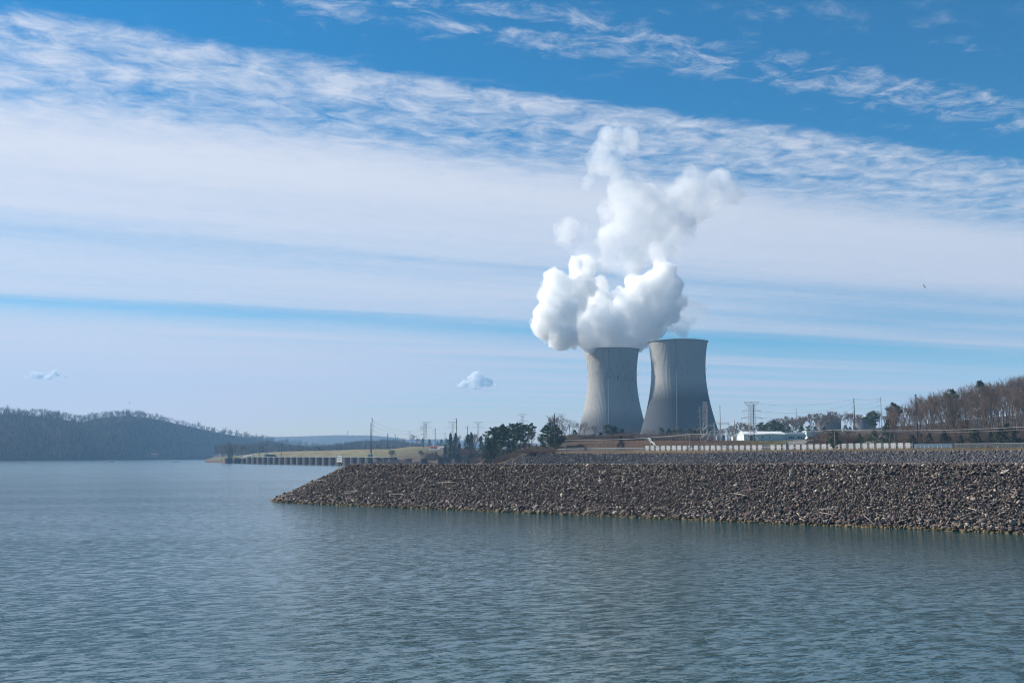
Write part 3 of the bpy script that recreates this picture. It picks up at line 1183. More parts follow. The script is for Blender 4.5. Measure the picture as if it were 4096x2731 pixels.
def berm_xy(s, t):
    return AX0.x + ADIR.x * s - ADIR.y * t, AX0.y + ADIR.y * s + ADIR.x * t


ss = np.linspace(-25, ALEN, 120)
tt = np.concatenate([np.linspace(-26, -3.5, 16), np.linspace(-1, 30, 8)])
vs = []
for t_ in tt:
    for s_ in ss:
        x, y = berm_xy(s_, t_)
        z = float(berm_z(x, y)[0])
        if t_ > 0 and s_ > 60:
            z = max(z, float(crest_z(s_)) - 0.5 - 0.04 * t_)       # level ground behind the crest
        vs.append((x, y, max(z - 0.30, -2.5)))
n = len(ss)
i = np.arange(len(tt) - 1)[:, None] * n + np.arange(n - 1)[None, :]
f = np.stack([i, i + 1, i + n + 1, i + n], -1).reshape(-1, 4)
bank = link("riprap_bank", np_mesh("riprap_bank", vs, f, M["core"]))
tag(bank, kind="structure")

# rock shapes: knocked-about icosahedra, slabby
t_ = (1 + 5 ** 0.5) / 2
ICO_V = np.array([(-1, t_, 0), (1, t_, 0), (-1, -t_, 0), (1, -t_, 0), (0, -1, t_), (0, 1, t_), (0, -1, -t_), (0, 1, -t_), (t_, 0, -1), (t_, 0, 1), (-t_, 0, -1), (-t_, 0, 1)]) / math.sqrt(1 + t_ * t_)
ICO_F = np.array([(0, 11, 5), (0, 5, 1), (0, 1, 7), (0, 7, 10), (0, 10, 11), (1, 5, 9), (5, 11, 4), (11, 10, 2), (10, 7, 6), (7, 1, 8), (3, 9, 4), (3, 4, 2), (3, 2, 6), (3, 6, 8), (3, 8, 9), (4, 9, 5), (2, 4, 11), (6, 2, 10), (8, 6, 7), (9, 8, 1)])


def rock_shape(rs):
    """angular block: icosahedron cut by a few planes"""
    v = ICO_V.copy()
    for k in range(5):
        nrm = rs.normal(size=3)
        nrm /= np.linalg.norm(nrm)
        dcut = rs.uniform(0.42, 0.75)
        over = np.maximum(0, v @ nrm - dcut)
        v = v - over[:, None] * nrm
    v = v * (1 + rs.normal(0, 0.06, (12, 1)))
    return v


rsR = np.random.default_rng(11)
ROCKS = np.stack([rock_shape(rsR) for _ in range(40)])


def rand_rot(n, rs, tilt):
    """random yaw, small tilt"""
    yaw = rs.uniform(0, 2 * math.pi, n)
    tx, ty = rs.normal(0, tilt, n), rs.normal(0, tilt, n)
    cz, sz = np.cos(yaw), np.sin(yaw)
    cx, sx = np.cos(tx), np.sin(tx)
    cy_, sy = np.cos(ty), np.sin(ty)
    Z = np.zeros((n, 3, 3)); X = np.zeros((n, 3, 3)); Y = np.zeros((n, 3, 3))
    Z[:, 0, 0] = cz; Z[:, 0, 1] = -sz; Z[:, 1, 0] = sz; Z[:, 1, 1] = cz; Z[:, 2, 2] = 1
    X[:, 0, 0] = 1; X[:, 1, 1] = cx; X[:, 1, 2] = -sx; X[:, 2, 1] = sx; X[:, 2, 2] = cx
    Y[:, 1, 1] = 1; Y[:, 0, 0] = cy_; Y[:, 0, 2] = sy; Y[:, 2, 0] = -sy; Y[:, 2, 2] = cy_
    return X @ Y @ Z


def rocks_mesh(name, pos, size, mat, rs, tilt=0.6):
    n = len(pos)
    shp = ROCKS[rs.integers(0, len(ROCKS), n)]
    sc = np.stack([rs.uniform(0.9, 1.5, n), rs.uniform(0.7, 1.1, n), rs.uniform(0.28, 0.62, n)], 1) * size[:, None]
    v = shp * sc[:, None, :]
    v = np.einsum("nij,nkj->nki", rand_rot(n, rs, tilt), v) + pos[:, None, :]
    f = (ICO_F[None] + (np.arange(n) * 12)[:, None, None]).reshape(-1, 3)
    return np_mesh(name, v.reshape(-1, 3), f, mat)


N = 120000
s_ = rsR.uniform(-24, 215, N)
t_s = rsR.uniform(-24, 14, N)
xx, yy = berm_xy(s_, t_s)
zz, _, _, dist = berm_z(xx, yy)
keep = (zz > -0.35) & ((t_s < 3.0) | (s_ < 8) & (rsR.random(N) < 0.6))
keep &= rsR.random(N) < np.where(s_ > 150, 0.45, 1.0)
xx, yy, zz, s_ = xx[keep], yy[keep], zz[keep], s_[keep]
szs = np.exp(rsR.normal(math.log(0.19), 0.40, len(xx)))
low = zz < 1.6
szs[low] *= rsR.uniform(1.15, 1.9, low.sum())
big = rsR.random(len(xx)) < 0.012
szs[big] *= 1.5
szs = np.clip(szs, 0.13, 0.80)
pos = np.stack([xx, yy, zz - 0.02 + rsR.uniform(-0.10, 0.14, len(xx))], 1)
pxv = 2048 + F * xx / yy
inview = (pxv > 1000) & (pxv < 4090) & (zz > 0.0)
app = np.where(inview, szs / yy, 0)
order = np.argsort(-app)
single = order[:300]
mask = np.ones(len(xx), bool)
mask[single] = False
sm = link("stone_mass", rocks_mesh("stone_mass", pos[mask], szs[mask], M["stone_mass"], rsR), bank)
sm["kind"] = "stuff"
# the 300 that show largest: each a stone of its own, finer shape
STONES = []
for k in range(12):
    v = ICO_V.copy()
    # one subdivision
    edges, vl, fl = {}, [tuple(a) for a in v], []

    def mid(a, b_):
        key = (min(a, b_), max(a, b_))
        if key not in edges:
            m_ = (np.array(vl[a]) + np.array(vl[b_])) / 2
            vl.append(tuple(m_ / np.linalg.norm(m_)))
            edges[key] = len(vl) - 1
        return edges[key]
    for a, b_, c_ in ICO_F:
        ab, bc, ca = mid(a, b_), mid(b_, c_), mid(c_, a)
        fl += [(a, ab, ca), (b_, bc, ab), (c_, ca, bc), (ab, bc, ca)]
    v = np.array(vl)
    for q_ in range(11):
        nrm = rsR.normal(size=3)
        nrm /= np.linalg.norm(nrm)
        over = np.maximum(0, v @ nrm - rsR.uniform(0.34, 0.62))
        v = v - over[:, None] * nrm
    v *= 1 + rsR.normal(0, 0.03, (len(v), 1))
    STONES.append(np_mesh("stone", v, np.array(fl), M["stone"]))
for k in single:
    o = link("stone", STONES[int(rsR.integers(0, 12))], bank, tuple(pos[k]))
    s = float(szs[k]) * 1.05
    o.scale = (s * rsR.uniform(1.0, 1.6), s * rsR.uniform(0.75, 1.1), s * rsR.uniform(0.4, 0.75))
    o.rotation_euler = (rsR.normal(0, 0.35), rsR.normal(0, 0.35), rsR.uniform(0, 6.28))

# second, greyer riprap slope behind
N = 40000
pr = rsR.uniform(2010, 5200, N)
tr = rsR.uniform(-0.25, 1.04, N)
d0 = np.interp(pr, CR, r0d)
d1 = np.interp(pr, CR, r1d)
z0 = np.interp(pr, CR, r0z)
z1 = np.interp(pr, CR, r1z)
tcl = np.clip(tr, 0, 1)
dd = d0 + (d1 - d0) * tr
pos2 = np.stack([(pr - 2048) / F * dd, dd, z0 + (z1 - z0) * tcl + rsR.uniform(-0.1, 0.12, N)], 1)
sz2 = np.clip(np.exp(rsR.normal(math.log(0.30), 0.33, N)), 0.15, 0.9)
o = link("upper_riprap", rocks_mesh("upper_riprap", pos2, sz2, M["stone_grey"], rsR))
tag(o, kind="stuff")

# dry grass fringe along the top of the second slope
N = 9000
pr = rsR.uniform(1930, 4240, N)
tr = rsR.random(N) ** 1.2
d1 = np.interp(pr, CR, r1d) + 0.8
d2 = np.interp(pr, CR, r2d) - 1.5
z1i = np.interp(pr, CR, r1z)
z2i = np.interp(pr, CR, r2z)
dd = d1 + (d2 - d1) * tr
zz2 = z1i + (z2i - z1i) * tr
base = np.stack([(pr - 2048) / F * dd, dd, zz2 - 0.1], 1)
tip = base + np.stack([rsR.normal(0, 0.25, N), rsR.normal(0, 0.25, N), rsR.uniform(0.4, 1.1, N)], 1)
v2, f2 = blades(base, tip, 0.05)
tag(link("dry_grass", np_mesh("dry_grass", v2, f2, M["dry_grass"])), kind="stuff")
# weeds on the brown embankment
N = 9000
pr = rsR.uniform(2150, 3300, N)
tr = rsR.random(N)
d1 = np.interp(pr, CR, r3d)
d2 = np.interp(pr, CR, r4d)
dd = d1 + (d2 - d1) * tr
zz2 = np.interp(pr, CR, r3z) * (1 - tr) + np.interp(pr, CR, r4z) * tr
base = np.stack([(pr - 2048) / F * dd, dd, zz2 - 0.1], 1)
tip = base + np.stack([rsR.normal(0, 0.3, N), rsR.normal(0, 0.3, N), rsR.uniform(0.3, 1.0, N)], 1)
v2, f2 = blades(base, tip, 0.06)
tag(link("weeds", np_mesh("weeds", v2, f2, M["brush"])), kind="stuff")


# driftwood on the front bank
def bank_point(px, py):
    """where the sight line through (px, py) meets the front slope"""
    for d in np.arange(120, 300, 0.25):
        p = P(px, py, d)
        if berm_z(p.x, p.y)[0] >= p.z:
            return p
    return P(px, py, 250)


logs = [(1380, 1972, 1436, 1971, "pale straight driftwood log, upper of the pair low on the bank near the point"),
        (1368, 1980, 1424, 1975, "grey driftwood pole, lower of the pair low on the bank near the point"),
        (1566, 1980, 1618, 1982, "thin pale driftwood pole just right of the grey pair on the bank"),
        (1745, 1936, 1818, 1934, "long thin pale stick lying level half way up the bank below the brush"),
        (1255, 1925, 1300, 1927, "short pale stick lying high on the end of the rock point"),
        (1620, 1941, 1655, 1930, "short tilted stick left of the long level stick on the bank"),
        (3453, 2068, 3496, 2105, "thick brown log sloping down into the water edge at the right"),
        (3836, 2074, 3925, 2048, "long dark brown log rising to the right above the shore stones"),
        (3275, 2044, 3345, 2042, "pale level stick on the lower bank left of the sloping log"),
        (3277, 2056, 3325, 2066, "pale stick sloping right just under the level stick"),
        (3186, 2058, 3196, 2070, "bleached forked branch standing out pale near the water"),
        (3870, 2040, 3905, 2050, "weathered grey branch above the long dark log at the right"),
        (2935, 1980, 2990, 1990, "pale stick on the middle of the bank below the small warehouse")]
for (xa, ya, xb, yb, lab) in logs:
    a_, b_ = bank_point(xa, ya), bank_point(xb, yb)
    off = Vector((0.0, -0.25, 0.32))
    a_, b_ = a_ + off, b_ + off
    mid_ = a_.lerp(b_, 0.5) + Vector((0, 0, 0.05))
    mb = MB()
    mb.bar(a_ - mid_, Vector((0, 0, 0)), 0.06, 0.055, 6)
    mb.bar((0, 0, 0), b_ - mid_, 0.055, 0.035, 6)
    mb.bar((b_ - mid_) * 0.4, (b_ - mid_) * 0.6 + Vector((0, 0, 0.5)), 0.05, 0.02, 4)
    tag(mb.build("driftwood", M["driftwood"] if "brown" not in lab else M["grey_pole"], loc=mid_), lab, "driftwood", "driftwood on the rock bank")

# ARRIVAL POINT sign on the crest of the point
sp = P(1357, 1871, 246)
sx, sy = sp.x, sp.y
sg = empty("sign", (sx, sy, float(berm_z(sx, sy)[0])), "white board sign lettered ARRIVAL POINT on two posts at the end of the rock bank", "sign", None, R(-38))
zb = P(1357, 1847, sy).z - sg.location.z
zt = P(1357, 1820.5, sy).z - sg.location.z
hw = 16.5 * sy / F
MB().box(-hw, -0.05, zb, hw, 0.05, zt).build("board", M["white"], sg)
fr = MB()
for (x0, z0_, x1, z1_) in ((-hw - 0.05, zb - 0.05, hw + 0.05, zb), (-hw - 0.05, zt, hw + 0.05, zt + 0.05), (-hw - 0.05, zb, -hw, zt), (hw, zb, hw + 0.05, zt)):
    fr.box(x0, -0.08, z0_, x1, 0.06, z1_)
fr.build("frame", M["grey_pole"], sg)
for x_ in (-hw * 0.3, hw * 0.42):
    MB().box(x_ - 0.07, 0.053, -1.2, x_ + 0.07, 0.17, zb + 1.0).build("post", M["grey_pole"], sg)
for txt, zc_ in (("ARRIVAL", zb + (zt - zb) * 0.60), ("POINT", zb + (zt - zb) * 0.20)):
    cu = bpy.data.curves.new("lettering", "FONT")
    cu.body = txt
    cu.size = (zt - zb) * 0.36
    cu.align_x = "CENTER"
    cu.extrude = 0.004
    cu.offset = 0.004
    to = bpy.data.objects.new("lettering", cu)
    COL.objects.link(to)
    dg = bpy.context.evaluated_depsgraph_get()
    me = bpy.data.meshes.new_from_object(to.evaluated_get(dg))
    bpy.data.objects.remove(to)
    me.materials.clear()
    me.materials.append(M["bluegrey"])
    o = link("lettering", me, sg, (0, -0.057, zc_))
    o.rotation_euler = (math.pi / 2, 0, 0)
    wdt = max(v.co.x for v in me.vertices) - min(v.co.x for v in me.vertices)
    k_ = min(1.0, hw * 1.8 / wdt)
    o.scale = (k_, 1, 1)


# ------------------------------------------------------------------ cooling towers
def cooling_tower(cx, cyy, H, label, mat, ribs=120, k=1.0):
    t = empty("cooling_tower", (cx, cyy, 20.0), label, "cooling tower", "cooling towers")
    a, zb_, zw = 36.4 * k, 82.7 * k, 107.0 * k
    rows = 64
    per = ribs * 3
    vs, uvv = [], []
    ang = []
    for r in range(ribs):
        base = 2 * math.pi * r / ribs
        st = 2 * math.pi / ribs
        ang += [(base, 0.0), (base + st * 0.62, 0.0), (base + st * 0.81, 0.16)]
    angs = np.array([x[0] for x in ang])
    prd = np.array([x[1] for x in ang])
    prd = np.stack([prd])[0]
    for j in range(rows + 1):
        z = H * j / rows
        r0 = a * math.sqrt(1 + ((z - zw) / zb_) ** 2)
        r = r0 + prd * (1.0 if j < rows else 0.0)
        vs.append(np.stack([np.cos(angs) * r, np.sin(angs) * r, np.full(per, z)], 1))
    # inner shell
    for j in range(rows, -1, -8):
        z = H * j / rows
        r0 = a * math.sqrt(1 + ((z - zw) / zb_) ** 2) - 0.9
        vs.append(np.stack([np.cos(angs) * r0, np.sin(angs) * r0, np.full(per, z)], 1))
    nr = len(vs)
    V = np.concatenate(vs)
    i = np.arange(nr - 1)[:, None] * per + np.arange(per)[None, :]
    i2 = np.arange(nr - 1)[:, None] * per + (np.arange(per)[None, :] + 1) % per
    Fq = np.stack([i, i2, i2 + per, i + per], -1).reshape(-1, 4)
    me = np_mesh("shell", V, Fq, mat)
    uvl = me.uv_layers.new(name="UVMap")
    li = Fq.ravel()
    uu_ = (li % per) / per
    wrap = np.zeros(len(li), bool).reshape(-1, 4)
    wrap[:, 1] = wrap[:, 2] = (np.tile(np.arange(per), nr - 1) == per - 1)
    uu_ = np.where(wrap.ravel(), 1.0, uu_)
    zz_ = V[li, 2] / H
    uvl.data.foreach_set("uv", np.stack([uu_, zz_], 1).astype(np.float32).ravel())
    link("shell", me, t)
    # rim: lip and handrail
    rt = a * math.sqrt(1 + ((H - zw) / zb_) ** 2)
    lip = MB()
    n = 96
    for kx in range(n):
        a0, a1 = 2 * math.pi * kx / n, 2 * math.pi * (kx + 1) / n
        def pt(r, an, z):
            return (math.cos(an) * r, math.sin(an) * r, z)
        r1, r2 = rt - 0.85, rt + 1.3
        vsx = [pt(r1, a0, H + 0.01), pt(r2, a0, H + 0.01), pt(r2, a1, H + 0.01), pt(r1, a1, H + 0.01),
               pt(r1, a0, H + 0.6), pt(r2, a0, H + 0.6), pt(r2, a1, H + 0.6), pt(r1, a1, H + 0.6)]
        lip.add(vsx, [(0, 1, 2, 3), (7, 6, 5, 4), (1, 5, 6, 2), (3, 7, 4, 0)])
    lip.build("rim", M["post_grey"], t)
    hr = MB()
    for kx in range(n):
        a0, a1 = 2 * math.pi * kx / n, 2 * math.pi * (kx + 1) / n
        r2 = rt + 1.15
        hr.bar((math.cos(a0) * r2, math.sin(a0) * r2, H + 0.6), (math.cos(a0) * r2, math.sin(a0) * r2, H + 1.9), 0.07)
        hr.bar((math.cos(a0) * r2, math.sin(a0) * r2, H + 1.9), (math.cos(a1) * r2, math.sin(a1) * r2, H + 1.9), 0.07)
    hr.build("handrail", M["steel"], t)
    # ladder and pipe run up the side that faces the river
    lad = MB()
    an = math.radians(-103)
    prev = None
    for j in range(0, rows + 1, 2):
        z = H * j / rows
        r = a * math.sqrt(1 + ((z - zw) / zb_) ** 2) + 0.6
        p = Vector((math.cos(an) * r, math.sin(an) * r, z))
        if prev is not None:
            lad.bar(prev, p, 0.35)
        prev = p
    lad.build("ladder", M["post_grey"], t)
    for an_, zl in ((math.radians(-176), 0.72), (math.radians(-4), 0.74), (math.radians(-3), 0.55)):
        z = H * zl
        r = a * math.sqrt(1 + ((z - zw) / zb_) ** 2)
        mb = MB()
        mb.bar((math.cos(an_) * (r + 0.2), math.sin(an_) * (r + 0.2), z), (math.cos(an_) * (r + 1.6), math.sin(an_) * (r + 1.6), z), 0.2)
        mb.bar((math.cos(an_) * (r + 1.6), math.sin(an_) * (r + 1.6), z), (math.cos(an_) * (r + 1.6), math.sin(an_) * (r + 1.6), z + 1.6), 0.25)
        mb.build("beacon", M["red"], t)
    return t


TL = P(2447, 1402, 1480)
TR_ = P(2711, 1370, 1353)
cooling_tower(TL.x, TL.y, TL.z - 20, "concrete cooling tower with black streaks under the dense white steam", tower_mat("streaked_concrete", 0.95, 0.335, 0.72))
cooling_tower(TR_.x, TR_.y, TR_.z - 20, "taller looking concrete cooling tower with dark lower half and hardly any steam", tower_mat("weathered_shadowed_concrete", 0.25, 0.55, 0.90))


# ------------------------------------------------------------------ steam
def puffs(name, blobs, D, voxel, dens, label, seed, jitter, disp, noisy=None, aniso=0.0, dspread=0.8, shift=None):
    rd = random.Random(seed)
    vs, fs = [], []
    o_ = 0
    import bmesh
    bm = bmesh.new()
    bmesh.ops.create_icosphere(bm, subdivisions=3, radius=1.0)
    bm.verts.ensure_lookup_table()
    SV = np.array([v.co[:] for v in bm.verts])
    SF = np.array([[v.index for v in f_.verts] for f_ in bm.faces])
    bm.free()
    allb = []
    for (bx, by, br) in blobs:
        allb.append((bx, by, br, rd.uniform(-1, 1) * dspread))
    for (bx, by, br, dz_) in list(allb):
        for k in range(jitter):                       # smaller billows bulging out of each big one
            an = rd.uniform(0, 2 * math.pi)
            el = rd.uniform(-0.9, 0.9)
            rr = br * rd.uniform(0.55, 0.85)
            allb.append((bx + math.cos(an) * math.cos(el) * rr, by + math.sin(an) * math.cos(el) * rr, br * rd.uniform(0.28, 0.5), dz_ + math.sin(el) * rr / 100.0))
    for (bx, by, br, dz_) in allb:
        dd = D + dz_ * 26.0 + (shift(bx) if shift else 0.0)
        c = P(2000 + bx / 1.568, 450 + by / 1.568, dd)
        r = br / 1.568 * dd / F
        vs.append(SV * r + np.array(c))
        fs.append(SF + o_)
        o_ += len(SV)
    me = np_mesh(name, np.concatenate(vs), np.concatenate(fs))
    o = link(name, me)
    rm = o.modifiers.new("fuse", "REMESH")
    rm.mode = "VOXEL"
    rm.voxel_size = voxel
    for (sc, st) in disp:
        tx = bpy.data.textures.new("billow", "CLOUDS")
        tx.noise_scale = sc
        tx.noise_depth = 3
        dm = o.modifiers.new("billow", "DISPLACE")
        dm.texture = tx
        dm.texture_coords = "GLOBAL"
        dm.strength = st
        dm.mid_level = 0.5
    rm = o.modifiers.new("heal", "REMESH")
    rm.mode = "VOXEL"
    rm.voxel_size = voxel
    mat = vol_mat(name, dens, aniso=aniso, surface=True, noisy=noisy)
    # modifiers make the final mesh; the material sits on the base mesh
    me.materials.append(mat)
    return tag(o, label, "steam")


DENSE = [(575, 1462, 58), (760, 1455, 68), (690, 1450, 90), (860, 1440, 60), (540, 1480, 30), (640, 1478, 50),
         (400, 1400, 95), (300, 1330, 100), (270, 1270, 74), (380, 1290, 105), (450, 1180, 108), (520, 1080, 95), (350, 1060, 78),
         (330, 1180, 84), (540, 970, 76), (470, 955, 50), (600, 1330, 125), (500, 1370, 95), (620, 1080, 50),
         (620, 1180, 72), (640, 1270, 100), (700, 1360, 115), (840, 1080, 56), (890, 1120, 105), (980, 1080, 95), (1040, 1010, 74),
         (1010, 950, 48), (1080, 1090, 72), (1120, 1190, 58), (1000, 1220, 120), (900, 1280, 125), (950, 1350, 80), (870, 1410, 72), (790, 1260, 70), (750, 1140, 40), (780, 1170, 60)]
UPPER = [(700, 160, 80), (780, 185, 84), (640, 225, 80), (810, 240, 64), (600, 320, 70), (700, 330, 95), (760, 470, 100), (850, 560, 120), (950, 520, 115), (1050, 560, 125),
         (1150, 490, 115), (1210, 390, 76), (1300, 460, 104), (1400, 440, 88), (1450, 520, 64), (1250, 620, 100), (1150, 680, 95), (1000, 700, 125),
         (850, 690, 120), (720, 640, 105), (690, 790, 115), (840, 830, 110), (1000, 820, 100), (550, 780, 70), (430, 740, 84), (400, 800, 60),
         (620, 870, 80), (1100, 770, 90), (740, 560, 90), (560, 430, 54), (1340, 560, 64), (1010, 900, 65), (520, 900, 70), (700, 920, 80), (830, 930, 80), (920, 880, 80), (660, 1000, 60), (760, 1010, 60), (1110, 880, 50)]
back = lambda bx: -54.0 * max(0.0, min(1.0, (640 - bx) / 220))
core = puffs("steam_plume", DENSE, 1480, 1.8, 0.12, "dense white steam billowing out of the left cooling tower", 3, 9, [(24, 12), (11, 9.0), (5.5, 5.5)], shift=back, dspread=0.45)
halo = puffs("halo", [(x, y, r * 1.07) for x, y, r in DENSE], 1480, 3.0, 0.022, "soft thin edge of the dense steam", 4, 6, [(22, 18), (8, 9.0), (4, 4)], shift=back, dspread=0.45, noisy=(0.07, 0.42, 0.64, 0.0, 0.07))
upc = puffs("vapour_cloud", [(x, y, r * 0.86) for x, y, r in UPPER], 1435, 2.8, 0.017, "thin grey vapour cloud drifting high above the dense steam", 5, 7, [(34, 32), (13, 17), (6, 9)], noisy=(0.022, 0.38, 0.66, 0.007, 0.024))
uph = puffs("halo", [(x, y, r * 1.05) for x, y, r in UPPER], 1435, 4.0, 0.007, "thin torn edge of the drifting vapour", 6, 6, [(34, 36), (13, 22), (6, 12)], noisy=(0.035, 0.44, 0.66, 0.0, 0.028))
for part, whole in ((halo, core), (uph, upc)):
    part.parent = whole
    for key in ("label", "category"):
        del part[key]
WISP = [(1150, 1350, 62), (1180, 1280, 66), (1245, 1230, 56), (1090, 1330, 60), (1130, 1200, 60), (1270, 1260, 36), (1160, 1420, 40), (1080, 1400, 40)]
puffs("vapour_wisp", WISP, 1380, 4.0, 0.018, "faint thin vapour over the rim of the right cooling tower", 9, 4, [(26, 20), (9, 11)], noisy=(0.03, 0.40, 0.66, 0.0, 0.04))


# two small fair-weather clouds low over the far country
def small_cloud(px0, py0, blobs, D, dens, label, seed):
    rd = random.Random(seed)
    pts = [((px0 + a_ - 2000) * 1.568, (py0 + c_ - 450) * 1.568, r_ * 1.568) for a_, c_, r_ in blobs]
    o = puffs("cloud", pts, D, 13.0, dens, label, seed, 7, [(160, 130), (60, 80), (28, 40)], dspread=2.0, noisy=(0.009, 0.40, 0.66, 0.0, dens * 2.6))
    o["category"] = "cloud"
    o["group"] = "small fair weather clouds"
    return o


small_cloud(1908, 1520, [(-50, 14, 18), (-25, 4, 24), (0, -8, 28), (25, 2, 24), (50, 12, 18), (0, 14, 24), (-70, 18, 8), (72, 17, 8), (-10, -18, 16)], 15000, 0.020, "small white cloud with a flat grey base low in the sky left of the towers", 21)
small_cloud(180, 1500, [(-75, 12, 10), (-45, 8, 14), (-15, 2, 15), (15, -2, 18), (40, -10, 19), (62, 2, 14), (70, 12, 10), (-20, 10, 12)], 15000, 0.030, "small ragged white cloud above the wooded hill across the river", 22)


# ------------------------------------------------------------------ mooring wall of sheet-pile cells
def cell_mesh(rad, h, name="cell"):
    n = 48
    prof, vs, fs = [], [], []
    for j, z in enumerate((-1.5, h)):
        for k in range(n * 2):
            t = math.pi * k / n
            r = rad * (1.0 + (0.022 if k % 4 < 2 else -0.0))
            vs.append((r * math.cos(t), r * math.sin(t), z))
    m2 = n * 2
    for k in range(m2):
        fs.append((k, (k + 1) % m2, m2 + (k + 1) % m2, m2 + k))
    mb = MB().add(vs, fs)
    return mb.mesh(name, M["piling"])


wall = empty("mooring_wall", (0, 0, 0), "long brown wall of round rusty sheet pile cells at the river edge", "mooring wall")
pA, pB = Vector((XD(1012, 1322), 1322, 0)), Vector((XD(1362, 1128), 1128, 0))
CM = cell_mesh(8.3, 8.2)
capm = MB().prof([(8.7, 8.21), (8.7, 8.6)], 32).mesh("cap", M["post_grey"])
step = (pB - pA) / 14.6
for k in range(22):
    p = pA + step * k
    o = link("cell", CM, wall, p)
    o.rotation_euler = (0, 0, random.uniform(0, 6))
    link("cap", capm, o)
# deck, kerb and fender behind the cells
dirw = (pB - pA).normalized()
nrm = Vector((-dirw.y, dirw.x, 0))
if nrm.y < 0:
    nrm = -nrm
mb = MB()
q0, q1 = pA - dirw * 8 + nrm * 2, pA + step * 21 + dirw * 8 + nrm * 2
for a_, b_, z0_, z1_, wd in ((q0, q1, 8.61, 9.3, 1.2),):
    vs = [a_, b_, b_ + nrm * wd, a_ + nrm * wd]
    mb.add([(*v_.xy, z0_) for v_ in vs] + [(*v_.xy, z1_) for v_ in vs], [(3, 2, 1, 0), (4, 5, 6, 7), (0, 1, 5, 4), (1, 2, 6, 5), (2, 3, 7, 6), (3, 0, 4, 7)])
mb.build("kerb", M["post_grey"], wall)
for k, (px_, d_) in enumerate(((914, 1405), (948, 1378), (983, 1350))):
    o = link("mooring_cell", cell_mesh(5.0, 6.9, "mooring_cell"), None, (XD(px_, d_), d_, 0))
    tag(o, ["leftmost of the three dark mooring cells standing apart left of the long wall", "middle of the three dark mooring cells standing apart left of the long wall",
            "dark mooring cell nearest the left end of the long wall"][k], "mooring cell", "free standing mooring cells")
    link("cap", MB().prof([(5.25, 6.91), (5.25, 7.2)], 28).mesh("cap", M["post_grey"]), o)
for k, (xa, xb) in enumerate(((1503, 1531), (1554, 1590), (1617, 1648), (1679, 1710), (1747, 1776), (1811, 1845))):
    d_ = 1010 - 18 * k
    wd = (xb - xa) * d_ / F / 2
    zt_ = P(xa, 1836, d_).z
    o = link("mooring_cell", cell_mesh(wd, zt_, "mooring_cell"), None, (XD((xa + xb) / 2, d_), d_, 0))
    tag(o, f"{ordinal(k)} from the left of the low dark mooring cells showing over the rock crest", "mooring cell", "mooring cells behind the rock crest")
    link("cap", MB().prof([(wd * 1.05, zt_ + 0.01), (wd * 1.05, zt_ + 0.3)], 28).mesh("cap", M["dark"]), o)


def box_thing(name, px, d, wpx, hpx, depth, mat, label, cat, dz=0.0, extra=None, group=None):
    g = G(px, d, dz)
    wd, ht = wpx * d / F, hpx * d / F
    e = empty(name, g, label, cat, group)
    MB().box(-wd / 2, 0, -0.3, wd / 2, depth, ht).build("body", mat, e)
    MB().box(-wd / 2 - 0.12, -0.12, ht + 0.003, wd / 2 + 0.12, depth + 0.12, ht + 0.16).build("lid", mat, e)
    if extra:
        extra(e, wd, ht)
    return e


def kiosk_door(e, wd, ht):
    MB().box(-wd * 0.3, -0.05, 0.1, wd * 0.3, -0.003, ht * 0.85).build("door", M["steel"], e)


box_thing("control_kiosk", 1481, 1095, 20, 13, 3.0, M["cream"], "white control kiosk at the foot of the tall twin poles", "kiosk", 0.2, kiosk_door)
box_thing("white_cabinet", 1114, 1285, 5, 9, 1.2, M["white"], "small white upright cabinet on the mooring wall deck", "cabinet", 0.2, kiosk_door)
box_thing("deck_shed", 1199, 1240, 10, 7, 2.5, M["cream"], "low pale machinery housing on the middle of the mooring wall", "shed", 0.2, kiosk_door)
box_thing("gauge_hut", 1064, 1320, 14, 13, 3.0, M["cream"], "pale hut on the mooring wall beside the dark parked truck", "hut", 0.2, kiosk_door)
box_thing("marker_post", 1471, 1090, 3, 13, 0.5, M["white"], "slim white marker post left of the control kiosk", "post", 0.2)


def vehicle(px, d, length, mat, label, cat, rz=0.0, tall=1.0, dz=0.0, van=False):
    e = empty(cat.replace(" ", "_"), G(px, d, dz), label, cat, None, rz)
    L, W, h = length, 1.9, 1.5 * tall
    if van:
        side = [(-L / 2, 0.35), (L / 2, 0.35), (L / 2, h * 0.55), (L * 0.40, h * 0.62), (L * 0.33, h), (-L / 2, h)]
    else:
        side = [(-L / 2, 0.35), (L / 2, 0.35), (L / 2, h * 0.52), (L * 0.22, h * 0.60), (L * 0.08, h), (-L * 0.28, h), (-L * 0.40, h * 0.62), (-L / 2, h * 0.58)]
    n = len(side)
    vs = [(x, -W / 2, z) for x, z in side] + [(x, W / 2, z) for x, z in side]
    fs = [tuple(range(n)), tuple(range(2 * n - 1, n - 1, -1))] + [(k, n + k, n + (k + 1) % n, (k + 1) % n) for k in range(n)]
    MB().add(vs, fs).build("body", mat, e)
    MB().box(-L * 0.24, -W / 2 - 0.02, h * 0.64, L * 0.12, -W / 2 - 0.003, h * 0.93).build("side_window", M["glass"], e)
    for x_ in (-L * 0.3, L * 0.3):
        for y_ in (-W / 2 + 0.1, W / 2 - 0.1):
            MB().bar((x_, y_ - 0.12, 0.33), (x_, y_ + 0.12, 0.33), 0.34, 0.34, 14).build("wheel", M["rubber"], e)
    return e


